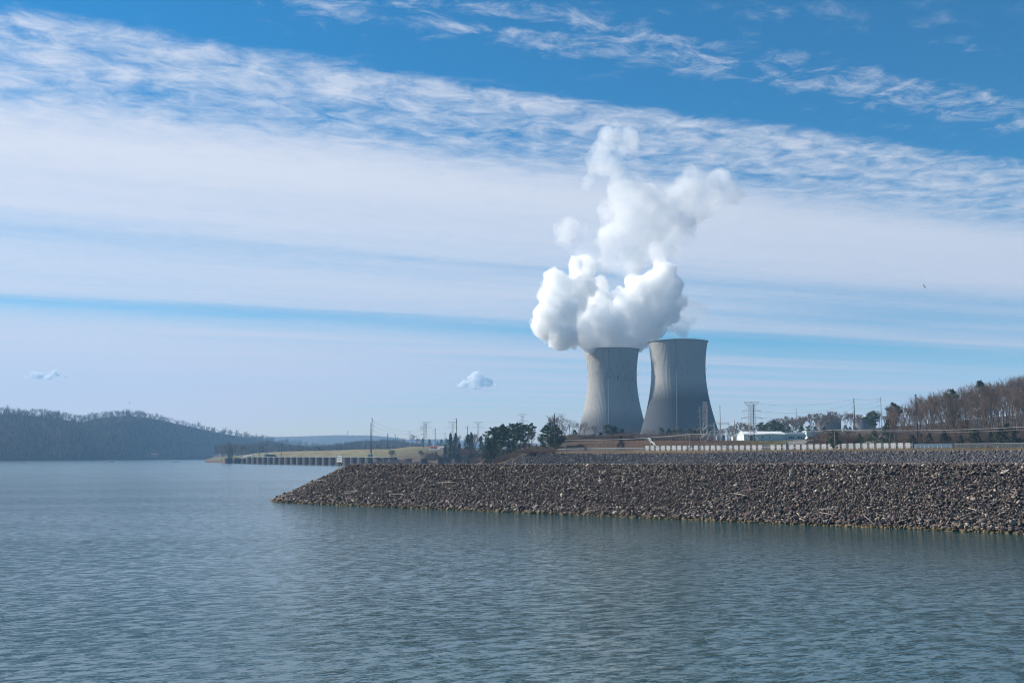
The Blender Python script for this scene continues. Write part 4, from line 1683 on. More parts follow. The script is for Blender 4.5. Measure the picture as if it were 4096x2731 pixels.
vehicle(1088, 1315, 12.0, M["dark"], "long dark truck parked on the deck of the mooring wall", "truck", tall=2.3, dz=0.3, van=True)
vehicle(2930, 660, 4.8, M["white"], "white van parked between the substation and the warehouse", "van", tall=1.3, van=True, rz=0.3)
vehicle(2856, 655, 4.6, M["white"], "white car parked under the substation frames", "car", rz=0.2)
vehicle(3237, 615, 4.5, M["white"], "white car at the left corner of the blue grey office block", "car", rz=0.4)
vehicle(3250, 610, 4.8, M["dark"], "black car with pale tail parked before the office block", "car", rz=0.1)

# roads
def ribbon(name, pts, wdt, mat, dz=0.06):
    vs = []
    for k, (px_, d_) in enumerate(pts):
        p = G(px_, d_)
        p2 = G(*pts[min(k + 1, len(pts) - 1)])
        p1 = G(*pts[max(k - 1, 0)])
        t = (p2 - p1)
        t.z = 0
        t.normalize()
        nn = Vector((-t.y, t.x, 0)) * wdt / 2
        vs += [(p.x + nn.x, p.y + nn.y, p.z + dz + 0.25), (p.x - nn.x, p.y - nn.y, p.z + dz + 0.25)]
    fs = [(2 * k, 2 * k + 1, 2 * k + 3, 2 * k + 2) for k in range(len(pts) - 1)]
    return tag(MB().add(vs, fs).build(name, mat), kind="structure")


def dense_pts(pts, n=8):
    out = []
    for k in range(len(pts) - 1):
        for s in range(n):
            t = s / n
            out.append((pts[k][0] * (1 - t) + pts[k + 1][0] * t, pts[k][1] * (1 - t) + pts[k + 1][1] * t))
    return out + [pts[-1]]


ribbon("road", dense_pts([(975, 1420), (992, 1480), (1010, 1560), (1120, 1640)]), 14, M["asphalt"])
ribbon("road", dense_pts([(1735, 1260), (1742, 1380), (1765, 1520), (1780, 1600)]), 14, M["asphalt"])
ribbon("road", dense_pts([(3180, 470), (3260, 520), (3290, 560)]), 9, M["asphalt"])


# ------------------------------------------------------------------ security wall of concrete panels
fa, fb = Vector((XD(2582, fence_d(2582)), fence_d(2582), 0)), Vector((XD(3653, fence_d(3653)), fence_d(3653), 0))
NP = 43
sw = empty("security_wall", (fa.x, fa.y, 0), "long low security wall of white concrete panels between grey posts", "wall")
fd = (fb - fa)
flen = fd.length
fdir = fd.normalized()
ang = math.atan2(fdir.y, fdir.x)
pitch = flen / NP
pm = MB().box(-0.93, -0.12, 0, 0.93, 0.16, 2.5)
pmesh = pm.mesh("panel", M["panel"])
gapw = pitch - 1.86
qm = MB().box(-gapw / 2 + 0.003, -0.02, -0.1, gapw / 2 - 0.003, 0.12, 2.44).mesh("post", M["post_grey"])
for k in range(NP):
    c = fa + fdir * (k + 0.35) * pitch
    pxx = 2048 + F * c.x / c.y
    gz = ground(pxx, c.y)
    if k == 21:
        o = link("panel", qm, sw, (c.x - fa.x, c.y - fa.y, gz))
        o.scale = (1.9 / gapw, 1, 1)
        o["label"] = "plain grey filler panel where the white ones pause"
    else:
        o = link("panel", pmesh, sw, (c.x - fa.x, c.y - fa.y, gz + random.uniform(-0.03, 0.03)))
    o.rotation_euler = (0, random.uniform(-0.008, 0.008), ang)
    c2 = fa + fdir * (k + 0.85) * pitch
    o = link("post", qm, sw, (c2.x - fa.x, c2.y - fa.y, ground(2048 + F * c2.x / c2.y, c2.y)))
    o.rotation_euler = (0, 0, ang)


def offs_line(px0, px1, off, n):
    out = []
    for k in range(n + 1):
        px_ = px0 + (px1 - px0) * k / n
        d_ = fence_d(px_) + off
        out.append((px_, d_))
    return out


# chain-link fence with a pale top rail in front of and beyond the wall
def link_fence(px0, px1, off, n, hgt, label, rail_mat, cat="fence", mesh=True, rail_r=0.06):
    pts = [G(a_, b_) for a_, b_ in offs_line(px0, px1, off, n)]
    e = empty("chain_link_fence", pts[0], label, cat)
    o0 = pts[0]
    post = MB().bar((0, 0, -0.3), (0, 0, hgt), 0.05, 0.05, 6).mesh("post", M["steel"])
    for p in pts:
        link("post", post, e, p - o0)
    rl = MB()
    for k in range(n):
        rl.bar(pts[k] - o0 + Vector((0, 0, hgt)), pts[k + 1] - o0 + Vector((0, 0, hgt)), rail_r, rail_r, 6)
    rl.build("top_rail", rail_mat, e)
    if mesh:
        ms = MB()
        for k in range(n):
            a_, b_ = pts[k] - o0, pts[k + 1] - o0
            dv = (b_ - a_)
            s_n = Vector((-dv.y, dv.x, 0)).normalized() * 0.008
            lo, hi = Vector((0, 0, 0.05)), Vector((0, 0, hgt - 0.05))
            ms.add([a_ + lo - s_n, b_ + lo - s_n, b_ + hi - s_n, a_ + hi - s_n, a_ + lo + s_n, b_ + lo + s_n, b_ + hi + s_n, a_ + hi + s_n],
                   [(0, 1, 2, 3), (7, 6, 5, 4), (0, 4, 5, 1), (3, 2, 6, 7)])
        ms.build("wire_mesh", M["chain_link"], e)
    return e


link_fence(2232, 2578, -2.0, 40, 1.55, "chain link fence with white top rail left of the white panels", M["white"])
link_fence(2584, 3650, -6.0, 60, 1.5, "steel post and cable barrier running before the white panels", M["white"], cat="barrier", mesh=False, rail_r=0.045)
link_fence(3818, 4900, -2.0, 84, 2.0, "chain link fence with white top rail at the foot of the wood", M["white"])

# blue-grey screen wall after the panels
bw0, bw1 = fa + fdir * (NP * pitch + 0.4), None
d9 = fence_d(3812)
bw1 = Vector((XD(3812, d9), d9, 0))
vec = bw1 - bw0
bl = empty("screen_wall", (bw0.x, bw0.y, 13.2), "long dark blue grey screen wall at the right end of the white panels", "wall", None, math.atan2(vec.y, vec.x))
nsc = 9
for k in range(nsc):
    a_ = vec.length * k / nsc
    MB().box(a_ + 0.01, 0.0, -0.4, a_ + vec.length / nsc - 0.01, 0.35, 2.35).build("sheet", M["bluegrey"], bl)
    MB().bar((a_ + 1.0, -0.7, -0.4), (a_ + 1.0, -0.7, 1.6), 0.05, 0.05, 6).build("post", M["white"], bl)
MB().bar((0, -0.7, 1.55), (vec.length, -0.7, 1.55), 0.03, 0.03, 4).build("wire", M["steel"], bl)

# short concrete gauge tower before the wall
g = G(3148, 408)
gt = empty("concrete_post", g, "blue grey concrete post taller than the white panels, before the wall", "post")
hh = P(3148, 1772, 408).z - g.z
MB().box(-0.36, -0.36, -0.4, 0.36, 0.36, hh).build("shaft", M["bluegrey"], gt)
MB().box(-0.45, -0.45, hh + 0.003, 0.45, 0.45, hh + 0.12).build("cap", M["post_grey"], gt)
MB().box(0.8, -0.6, 0.25, 3.6, 0.2, 0.45).build("plinth", M["dark"], gt)
for px_, lab in ((3943, "left yellow marker post on the grass at the far right"), (3993, "right yellow marker post on the grass at the far right")):
    g = G(px_, fence_d(px_) - 8)
    mb = MB().bar((0, 0, -0.2), (0, 0, 1.0), 0.12, 0.12, 8)
    mb.prof([(0.12, 1.0), (0.05, 1.08)], 8)
    tag(mb.build("marker_post", M["yellow"], loc=g), lab, "post", "yellow marker posts")
for px_, d_, lab in ((2635, 392, "small black shrub on the grey rock crest below the panels at left"), (3018, 352, "small black shrub on the grey rock crest below the lattice tower")):
    plant("cedar1", G(px_, d_, -0.2), 14 * d_ / F, "small_shrub", lab, "small dark shrubs on the grey rock crest", 1.2)

# handrail stairs down the embankment
st0 = G(2588, fence_d(2588) + 58)
stp = [(2588, 58), (2596, 56), (2603, 42), (2612, 40), (2620, 26)]
sto = empty("stair_handrails", st0, "white zigzag handrails of steps going down the brown embankment", "handrail")
for side_ in (0, 1):
    mb = MB()
    pr_ = None
    for px_, off in stp:
        p = G(px_ + side_ * 5, fence_d(px_) + off) - st0
        mb.bar(p, p + Vector((0, 0, 1.1)), 0.05)
        if pr_ is not None:
            mb.bar(pr_ + Vector((0, 0, 1.1)), p + Vector((0, 0, 1.1)), 0.09)
        pr_ = p
    mb.build("handrail", M["white"], sto)
sb = MB()
for k in range(len(stp) - 1):
    for s in range(5):
        t_k = s / 5
        px_ = stp[k][0] * (1 - t_k) + stp[k + 1][0] * t_k + 2.5
        off = stp[k][1] * (1 - t_k) + stp[k + 1][1] * t_k
        p = G(px_, fence_d(px_) + off) - st0
        sb.box(p.x - 0.4, p.y - 0.5, p.z - 0.2, p.x + 0.4, p.y + 0.5, p.z + 0.16 + 0.01 * s)
sb.build("steps", M["post_grey"], sto)


# ------------------------------------------------------------------ buildings
def windows_row(e, xs_, y, z0_, z1_, wd, mat=None):
    for x_ in xs_:
        fr_ = MB()
        t = 0.09
        fr_.box(x_ - wd / 2 - t, y - 0.06, z0_ - t, x_ + wd / 2 + t, y - 0.003, z0_)
        fr_.box(x_ - wd / 2 - t, y - 0.06, z1_, x_ + wd / 2 + t, y - 0.003, z1_ + t)
        fr_.box(x_ - wd / 2 - t, y - 0.06, z0_, x_ - wd / 2, y - 0.003, z1_)
        fr_.box(x_ + wd / 2, y - 0.06, z0_, x_ + wd / 2 + t, y - 0.003, z1_)
        wo_ = fr_.build("window", M["white"], e)
        MB().box(x_ - wd / 2, y - 0.04, z0_, x_ + wd / 2, y - 0.005, z1_).build("pane", M["glass"], wo_)


def gabled(px, d, L, W, he, hr, rz, name, label, wall_m, roof_m, cat="building"):
    g = G(px, d, -0.2)
    e = empty(name, g, label, cat, None, rz)
    wl = MB()
    prof = [(0, 0), (W, 0), (W, he), (W / 2, hr), (0, he)]
    vs = [(0, y, z) for y, z in prof] + [(L, y, z) for y, z in prof]
    wl.add(vs, [(4, 3, 2, 1, 0), (5, 6, 7, 8, 9), (0, 1, 6, 5), (1, 2, 7, 6), (4, 0, 5, 9)])
    wl.build("wall", wall_m, e)
    rf = MB()
    ov = 0.4
    sl = (hr - he) / (W / 2)
    for sgn in (0, 1):
        ya, yb = (-ov, W / 2) if sgn == 0 else (W + ov, W / 2)
        za, zb2 = he - sl * ov + 0.02, hr + 0.02
        t = 0.18
        vs = [(-ov, ya, za), (L + ov, ya, za), (L + ov, yb, zb2), (-ov, yb, zb2)]
        rf.add(vs + [(x, y, z + t) for x, y, z in vs], [(3, 2, 1, 0), (4, 5, 6, 7), (0, 1, 5, 4), (1, 2, 6, 5), (2, 3, 7, 6), (3, 0, 4, 7)])
    rf.build("roof", roof_m, e)
    return e


wh = gabled(2978, 622, 25.5, 15, 4.3, 6.1, R(3), "warehouse", "white metal warehouse with low gable roof and two small windows", M["siding"], M["roof_white"])
windows_row(wh, (11.6, 16.2), 0, 1.9, 3.1, 0.8)
MB().box(2.6, -0.07, 0.2, 5.4, -0.003, 3.4).build("roller_door", M["dark"], wh)
# front sun-lit lean-to at the gable end
cb_ = box_thing("beige_shed", 2940, 640, 14, 17, 4, M["cream"], "small beige shed against the left end of the white warehouse", "shed", 0.0, kiosk_door)

of = empty("office_building", G(3122, 640, -0.2), "long low blue grey office building with dark windows right of the warehouse", "building", None, R(2))
MB().box(0, 0, 0, 16.8, 9, 4.0).build("wall", M["siding"], of)
MB().box(-0.3, -0.5, 4.003, 17.1, 9.3, 4.35).build("roof", M["roof_white"], of)
MB().box(3.2, 1.0, 4.353, 16.6, 8.0, 5.4).build("roof_unit", M["roof_white"], of)
MB().box(-0.2, -2.2, 2.7, 4.4, -0.003, 2.9).build("canopy", M["bluegrey"], of)
windows_row(of, (6.2, 7.4, 8.6, 11.6, 12.8, 14.0), 0, 1.6, 2.9, 0.95)
MB().box(15.0, -0.06, 0.1, 16.0, -0.003, 2.3).build("door", M["dark"], of)
MB().box(14.4, -2.6, -0.2, 14.9, -2.3, 0.5).build("bollard", M["white"], of)
o2 = empty("office_block", G(3229, 650, -0.2), "square blue grey office block with a flat white roof and dark entrance", "building", None, R(2))
MB().box(0, 0, 0, 5.8, 8, 5.2).build("wall", M["siding"], o2)
MB().box(-0.1, -0.1, 5.203, 5.9, 8.1, 5.5).build("roof", M["roof_white"], o2)
MB().box(1.0, -0.06, 0.0, 4.6, -0.003, 1.9).build("entrance", M["dark"], o2)
o3 = empty("annex", G(3264, 662, -0.2), "low blue grey annex right of the office block, partly behind bare bushes", "building", None, R(2))
MB().box(0, 0, 0, 20, 8, 4.1).build("wall", M["siding"], o3)
MB().box(-0.1, -0.3, 4.103, 20.2, 8.2, 4.45).build("roof", M["roof_white"], o3)
windows_row(o3, (2.0, 5.0, 8.0), 0, 1.3, 2.7, 1.4)


def domed_tank(px, d, x0, x1, ytop, yeave, ybase, label, mw, md):
    c = P(px, ybase, d)
    r_ = (x1 - x0) / 2 * d / F
    ze = P(px, yeave, d).z - c.z
    zt_ = P(px, ytop, d).z - c.z
    e = empty("storage_tank", c, label, "tank", "domed storage tanks behind the trees")
    MB().prof([(r_, -14), (r_, ze)], 48).build("wall", mw, e, smooth=False)
    dm = [(r_ + 0.4, ze + 0.005), (r_ + 0.4, ze + 0.5)]
    for k in range(1, 9):
        a_ = k / 8 * math.pi / 2
        dm.append(((r_ * 0.86) * math.cos(a_) + 0.02, ze + 0.5 + (zt_ - ze - 0.5) * math.sin(a_)))
    MB().prof(dm, 48).build("dome", md, e, smooth=False)
    return e


domed_tank(3312, 1010, 3262, 3363, 1661, 1675, 1715, "wide dark domed tank among bare trees behind the office block", M["tank"], M["tank"])
domed_tank(3458, 1000, 3415, 3502, 1662, 1674, 1702, "domed tank with a bright white roof between the two tall poles", M["tank"], M["tank_white"])

# red hut by the far road, house on the far shore
rh = gabled(1722, 1330, 9, 6, 2.8, 4.2, 0.1, "red_hut", "small red hut by the pale road behind the mooring cells", M["red"], M["red"], "hut")
MB().box(3, -0.05, 0.2, 4.0, -0.003, 2.2).build("door", M["white"], rh)
hs_ = empty("shore_house", P(618, 1822, 2480), "pale house standing on the far wooded shore below the hill", "house", None, 0.2)
MB().box(-10, 0, -6, 10, 9, 5.5).build("wall", M["tank"], hs_)
hs_.scale = (0.8, 0.8, 0.7)
rfm = MB()
rfm.add([(-11, -1, 5.503), (11, -1, 5.503), (11, 10, 5.503), (-11, 10, 5.503), (-7, 4.5, 9.0), (7, 4.5, 9.0)], [(0, 1, 5, 4), (1, 2, 5), (2, 3, 4, 5), (3, 0, 4), (3, 2, 1, 0)])
rfm.build("roof", M["red"], hs_)
windows_row(hs_, (-6, -2, 2, 6), 0, 2.0, 4.0, 1.6)
wl_ = empty("shore_retaining_wall", P(640, 1832, 2470), "low dark retaining wall along the far shore under the house", "wall")
for k in range(16):
    MB().box(-90 + k * 13, 0.0 + 2.5 * k, -9, -77.1 + k * 13, 3.0 + 2.5 * k, 3.0).build("section", M["wood_pole"], wl_)


# ------------------------------------------------------------------ poles, lattice towers, wires
def pole(px, d, ytop, rpx, mat, label, arms=(), ybase=None, cap=False, group=None, lean=0.0, name="utility_pole"):
    """arms: (y pixel, length px signed, drop px)"""
    g = G(px, d) if ybase is None else P(px, ybase, d)
    top = P(px, ytop, d).z - g.z
    k = d / F
    e = empty(name, g, label, "pole", group)
    MB().bar((0, 0, -1.0), (0, 0, top), rpx * k * 1.15, rpx * k * 0.8, 8).build("shaft", mat, e)
    for (ya, ln, drop) in arms:
        za = P(px, ya, d).z - g.z
        mb = MB()
        mb.bar((0, 0, za), (ln * k, 0, za - drop * k), 0.55 * k, 0.4 * k, 4)
        mb.build("arm", M["steel_far"] if mat is not M["wood_pole"] else M["wood_pole"], e)
        MB().bar((ln * k, 0, za - drop * k - 0.02), (ln * k, 0, za - drop * k - 7 * k), 0.35 * k, 0.35 * k, 5).build("insulator", M["steel"], e)
    if cap:
        MB().bar((0, 0, top + 0.01), (0, 0, top + 2.5 * k), rpx * k * 1.7, rpx * k * 1.7, 8).build("cap", mat, e)
    return e, g


SLANT = ((1678, 10, 9), (1696, 10, 9), (1715, 10, 9))
pole(1486, 1085, 1669, 1.5, M["wood_pole"], "tallest dark pole with three slanted arms behind the white kiosk", SLANT)
pole(1481.5, 1230, 1691, 1.3, M["wood_pole"], "plain dark pole close on the left of the tall armed pole")
pole(1500, 1080, 1774, 0.7, M["steel_far"], "thin street lamp pole just right of the white kiosk", ((1775, -4, 1),))
pole(1037, 1330, 1783, 0.9, M["wood_pole"], "thin bare pole left of the floodlight poles on the wall", name="utility_pole")
FLOOD = "floodlight poles on the mooring wall"
for (px_, yt, lab) in ((1064, 1780, "floodlight pole with flat lamp bar above the pale hut"), (1127, 1777, "floodlight pole with flat lamp bar at the mown slope")):
    e, g = pole(px_, 1325, yt, 0.9, M["wood_pole"], lab, group=FLOOD)
    k_ = 1325 / F
    zt_ = P(px_, yt, 1325).z - g.z
    MB().box(-7 * k_, -0.4, zt_ + 0.01, 7 * k_, 0.4, zt_ + 0.7).build("lamp_bar", M["dark"], e)
pole(1123, 1340, 1790, 0.8, M["grey_pole"], "shorter pole close beside the right floodlight pole")
pole(1015, 1400, 1790, 0.8, M["wood_pole"], "faint short pole at the road bend left of the mooring wall")
pole(1549, 1500, 1732, 1.2, M["wood_pole"], "dark wooden pole by round green bushes behind the mown slope", ((1737, 3, 1),))
pole(1580, 1500, 1736, 1.1, M["wood_pole"], "left pole of a close pair behind the mown slope", ((1740, -4, 0),))
pole(1588, 1520, 1745, 1.0, M["wood_pole"], "right shorter pole of a close pair behind the mown slope")
pole(1639, 1480, 1726, 1.1, M["steel_far"], "steel pole before the big bare tree at the end of the mown slope", ((1727, -5, 0), (1734, -9, 0)))
pole(1695, 1420, 1692, 1.4, M["wood_pole"], "tall steel pole with four left arms before the leftmost lattice tower", ((1693, -4, 0), (1702, -11, 0), (1711, -14, 0), (1718, -11, 0), (1735, -11, 0)))
pole(1740, 1420, 1712, 1.3, M["wood_pole"], "pole with two left arms standing over the red hut", ((1713, -5, 0), (1721, -10, 0), (1734, -10, 0)))
pole(1779, 1600, 1728, 1.0, M["steel_far"], "small distant pole between the red hut and the twin cedars", ((1732, 4, 0), (1735, 4, 0)))
pole(1825, 930, 1673, 1.5, M["wood_pole"], "tall dark pole in front of the twin cedars", ((1674, -10, 0), (1687, -15, 0)))
pole(1870, 1000, 1703, 1.2, M["wood_pole"], "brown pole rising out of the dark cedar", ((1712, -10, -5),))
pole(2219, 500, 1652, 2.0, M["wood_pole"], "thick tall black pole in front of the big pine", (), ybase=1809, name="utility_pole")
pole(2265, 492, 1757, 1.7, M["grey_pole"], "short pale grey pole on the grass right of the big pine", ((1760, 3, 0),))
pole(2761, 458, 1735, 1.4, M["grey_pole"], "grey wooden pole rising through the white panels under the sagging cable", ((1736, 4, 0), (1736, -4, 0)))
pole(2916, 438, 1767, 1.3, M["wood_pole"], "short brown post before the white panels", (), name="post")
pole(3025, 425, 1794, 1.0, M["wood_pole"], "short dark stake on the grass before the panels", (), name="stake")
pole(2804, 600, 1625, 1.5, M["steel"], "pale steel pole with side arms left of the leaning lattice tower", ((1642, -10, 0), (1669, -12, 0), (1694, -9, 0)))
pole(2884, 655, 1625, 1.6, M["steel"], "tall pale steel mast with a flat cap in the substation", (), cap=True)
pole(2941, 655, 1680, 1.4, M["grey_pole"], "grey pole between the substation and the warehouse")
pole(2954, 640, 1700, 0.9, M["wood_pole"], "slim dark pole just right of the grey pole by the warehouse")
pole(3019, 500, 1617, 1.5, M["wood_pole"], "black pole close against the right lattice tower")
pole(3190, 1000, 1631, 1.2, M["steel"], "pale radio mast over the bare trees behind the warehouse")
pole(3424, 700, 1592, 1.9, M["wood_pole"], "tall dark pole with three slanted arms left of the white domed tank", ((1602, -10, 8), (1622, -10, 8), (1642, -10, 8)))
pole(3532, 700, 1589, 1.6, M["steel_far"], "tall steel pole with square left arms right of the white domed tank", ((1590, -9, 0), (1602, -14, 0), (1622, -14, 0), (1642, -11, 0)))
pole(3674, 440, 1580, 3.0, M["wood_pole"], "thick dark pole with a flat cap among the bare trees", ((1600, 14, 0),), cap=True)
pole(3342, 405, 1717, 1.4, M["grey_pole"], "grey pole carrying the sagging cable behind the lone pine")
pole(4073, 430, 1625, 1.6, M["grey_pole"], "pale leaning pole in the wood at the far right")


def lattice(px, d, ytop, ybase, name, label, base_w, waist_w, waist_t, arms, top_w, rz=0.0, r=0.062, levels=12, mat=None, group=None, topv=True):
    mat = mat or M["steel"]
    g = P(px, ybase, d)
    H = P(px, ytop, d).z - g.z
    e = empty(name, g, label, "transmission tower", group, rz)

    def half(t):
        return (base_w + (waist_w - base_w) * (t / waist_t) if t < waist_t else waist_w + (top_w - waist_w) * (t - waist_t) / (1 - waist_t)) / 2
    ts = [0, waist_t * 0.36, waist_t * 0.7, waist_t]
    n2 = levels - 3
    ts += [waist_t + (0.93 - waist_t) * (k + 1) / n2 for k in range(n2)]
    cs = [(-1, -1), (1, -1), (1, 1), (-1, 1)]
    for cx, cy_ in cs:
        mb = MB()
        for k in range(len(ts) - 1):
            h0, h1 = half(ts[k]), half(ts[k + 1])
            mb.bar((cx * h0, cy_ * h0, H * ts[k] - (0.8 if k == 0 else 0)), (cx * h1, cy_ * h1, H * ts[k + 1]), r * 1.3)
        mb.build("leg", mat, e)
    br = MB()
    for k in range(len(ts) - 1):
        h0, h1 = half(ts[k]), half(ts[k + 1])
        for q_ in range(4):
            a_, b_ = cs[q_], cs[(q_ + 1) % 4]
            br.bar((a_[0] * h0, a_[1] * h0, H * ts[k]), (b_[0] * h1, b_[1] * h1, H * ts[k + 1]), r * 0.7)
            br.bar((b_[0] * h0, b_[1] * h0, H * ts[k]), (a_[0] * h1, a_[1] * h1, H * ts[k + 1]), r * 0.7)
            br.bar((a_[0] * h1, a_[1] * h1, H * ts[k + 1]), (b_[0] * h1, b_[1] * h1, H * ts[k + 1]), r * 0.6)
    br.build("bracing", mat, e)
    for (ta, ln) in arms:
        z = H * ta
        hw_ = half(ta)
        for sg_ in (-1, 1):
            mb = MB()
            tip = (sg_ * ln, 0, z)
            for cyy in (-1, 1):
                mb.bar((sg_ * hw_, cyy * hw_, z), tip, r * 0.9)
                mb.bar((sg_ * hw_, cyy * hw_, z + H * 0.05), tip, r * 0.7)
            for s in (0.33, 0.66):
                xx_ = sg_ * (hw_ + (ln - hw_) * s)
                mb.bar((xx_, -hw_ * (1 - s), z), (xx_, 0, z + H * 0.05 * (1 - s)), r * 0.6)
            mb.build("crossarm", mat, e)
            MB().bar((sg_ * ln, 0, z - 0.02), (sg_ * (ln * 0.99), 0, z - H * 0.05), r * 0.9, r * 0.9, 6).build("insulator", mat, e)
    if topv:
        hw_ = half(0.93)
        mb = MB()
        ln = topv
        mb.bar((-ln, 0, H), (ln, 0, H), r)
        for sg_ in (-1, 1):
            for cyy in (-1, 1):
                mb.bar((sg_ * hw_, cyy * hw_, H * 0.88), (sg_ * ln, 0, H), r)
                mb.bar((sg_ * hw_, cyy * hw_, H * 0.93), (sg_ * ln * 0.5, 0, H), r * 0.8)
                mb.bar((sg_ * hw_, cyy * hw_, H * 0.93), (0, 0, H), r * 0.8)
        mb.build("top_arm", mat, e)
    return e


K5 = 500 / F
lattice(3010, 505, 1607, 1779, "lattice_tower", "lattice tower with wide flat top standing before the white warehouse", 50 * K5, 22 * K5, 0.30, ((0.78, 5.0), (0.62, 5.5), (0.47, 4.8)), 20 * K5, 0.12, topv=3.9)
lattice(2824, 510, 1606, 1781, "lattice_tower", "narrow lattice tower seen edge on before the right cooling tower", 40 * K5, 16 * K5, 0.45, ((0.80, 3.4), (0.62, 3.6), (0.47, 3.2)), 14 * K5, R(62), topv=3.4)
FARG = "distant lattice towers on the skyline"
for (px_, yt, d_, lab) in ((1703, 1687, 1750, "distant lattice tower behind the four armed pole"), (1810, 1687, 1750, "distant lattice tower just left of the tall pole by the cedars"),
                           (1913, 1687, 1750, "distant lattice tower left of the pine grove"), (2090, 1654, 1500, "distant lattice tower rising above the middle of the pine grove"),
                           (2247, 1655, 1500, "distant lattice tower half hidden in bare trees left of the cooling towers")):
    k_ = d_ / F
    lattice(px_, d_, yt, 1775, "lattice_tower", lab, 14 * k_, 5.5 * k_, 0.48, ((0.745, 23 * k_),), 5 * k_, 0.05, 0.16, 10, M["steel_far"], FARG, topv=18 * k_)

e, g = pole(1391, 6350, 1719, 0.9, M["steel_far"], "tiny radio mast on the crest of the far blue ridge", ((1722, 2, 0), (1727, -2, 0)), ybase=1742, name="radio_mast")


# sagging wires, each a thing
def sag(pts_, r, name, label, mat, sagm=1.0, cat="cable", group=None):
    o0 = pts_[0]
    mb = MB()
    for k in range(len(pts_) - 1):
        a_, b_ = pts_[k] - o0, pts_[k + 1] - o0
        pr_ = a_
        for s in range(1, 17):
            t = s / 16
            p = a_.lerp(b_, t)
            p.z -= sagm * 4 * t * (1 - t)
            mb.bar(pr_, p, r, r, 4)
            pr_ = p
    return tag(mb.build(name, mat, loc=o0), label, cat, group)


sag([P(2265, 1759, 492), P(2761, 1735, 458), P(3342, 1718, 405), P(4200, 1700, 340)], 0.10, "sagging_cable",
    "thick pale cable sagging between the grey poles before the embankment", M["wire"], 1.0)
sag([P(2265, 1751, 492), P(2480, 1756, 480), P(2761, 1738, 459)], 0.05, "thin_wire", "thin wire just over the thick cable right of the big pine", M["wire"], 0.25)
sag([P(3342, 1720, 405.5), P(4200, 1712, 340.5)], 0.05, "thin_wire", "thin wire hanging under the thick cable before the wood", M["wire"], 1.2)
for i_, (a_, b_) in enumerate((((2975, 1609, 505), (3421, 1594, 700)), ((3040, 1645, 505), (3415, 1612, 700)), ((3044, 1671, 505), (3415, 1632, 700)), ((3036, 1697, 505), (3415, 1650, 700)))):
    sag([P(*a_), P(*b_)], 0.035, "power_line", f"{ordinal(i_)} power line from the top between the lattice tower and the tall dark pole", M["wire_dark"], 3.0, "power line", "power lines at the right lattice tower")
for i_, (a_, b_) in enumerate((((3421, 1594, 700), (3523, 1592, 700)), ((3427, 1612, 700), (3519, 1604, 700)), ((3427, 1632, 700), (3519, 1624, 700)))):
    sag([P(*a_), P(*b_)], 0.04, "power_line", f"{ordinal(i_)} power line from the top between the two tall poles by the white dome", M["wire_dark"], 1.0, "power line", "power lines at the white dome")
for i_, (a_, b_) in enumerate((((1496, 1687, 1085), (1695, 1711, 1420)), ((1496, 1705, 1085), (1695, 1718, 1420)), ((1496, 1724, 1085), (1695, 1735, 1420)))):
    sag([P(*a_), P(*b_)], 0.06, "power_line", f"{ordinal(i_)} power line from the top leaving the tallest slanted arm pole", M["wire_dark"], 7.0, "power line", "power lines over the mown slope")

# ------------------------------------------------------------------ substation
SUBG = "steel frames of the substation"
for i_, (px_, yt, wpx, dep) in enumerate(((2845, 1700, 32, 680), (2872, 1690, 26, 690), (2900, 1692, 40, 700), (2912, 1716, 34, 675), (2858, 1722, 30, 665))):
    g = G(px_, dep)
    k_ = dep / F
    h = P(px_, yt, dep).z - g.z
    e = empty("substation_frame", g, ["tall steel gantry at the left of the substation", "narrow tall steel gantry behind the transformers", "wide steel gantry with spikes at the right of the substation",
                                      "low steel bus frame at the right of the substation", "low steel bus frame at the left of the substation"][i_], "gantry", SUBG)
    hw_ = wpx * k_ / 2
    for sg_ in (-1, 1):
        mb = MB()
        for o_ in (-0.35, 0.35):
            mb.bar((sg_ * hw_ + o_, 0, -0.3), (sg_ * hw_ + o_ * 0.7, 0, h), 0.07)
        nst = int(h / 1.4)
        for s in range(nst):
            mb.bar((sg_ * hw_ - 0.35, 0, h * s / nst), (sg_ * hw_ + 0.35, 0, h * (s + 1) / nst), 0.045)
        mb.build("column", M["steel"], e)
    mb = MB()
    mb.bar((-hw_, 0, h + 0.02), (hw_, 0, h + 0.02), 0.09)
    mb.bar((-hw_, 0, h - 0.8), (hw_, 0, h - 0.8), 0.07)
    for s in range(8):
        x0_, x1_ = -hw_ + 2 * hw_ * s / 8, -hw_ + 2 * hw_ * (s + 1) / 8
        mb.bar((x0_, 0, h - 0.8 if s % 2 else h), (x1_, 0, h if s % 2 else h - 0.8), 0.05)
    mb.build("beam", M["steel"], e)
    for s in range(5):
        x_ = -hw_ * 0.8 + hw_ * 1.6 * s / 4
        MB().bar((x_, 0, h + 0.12), (x_, 0, h + 1.5), 0.08, 0.03, 5).build("insulator", M["steel"], e)
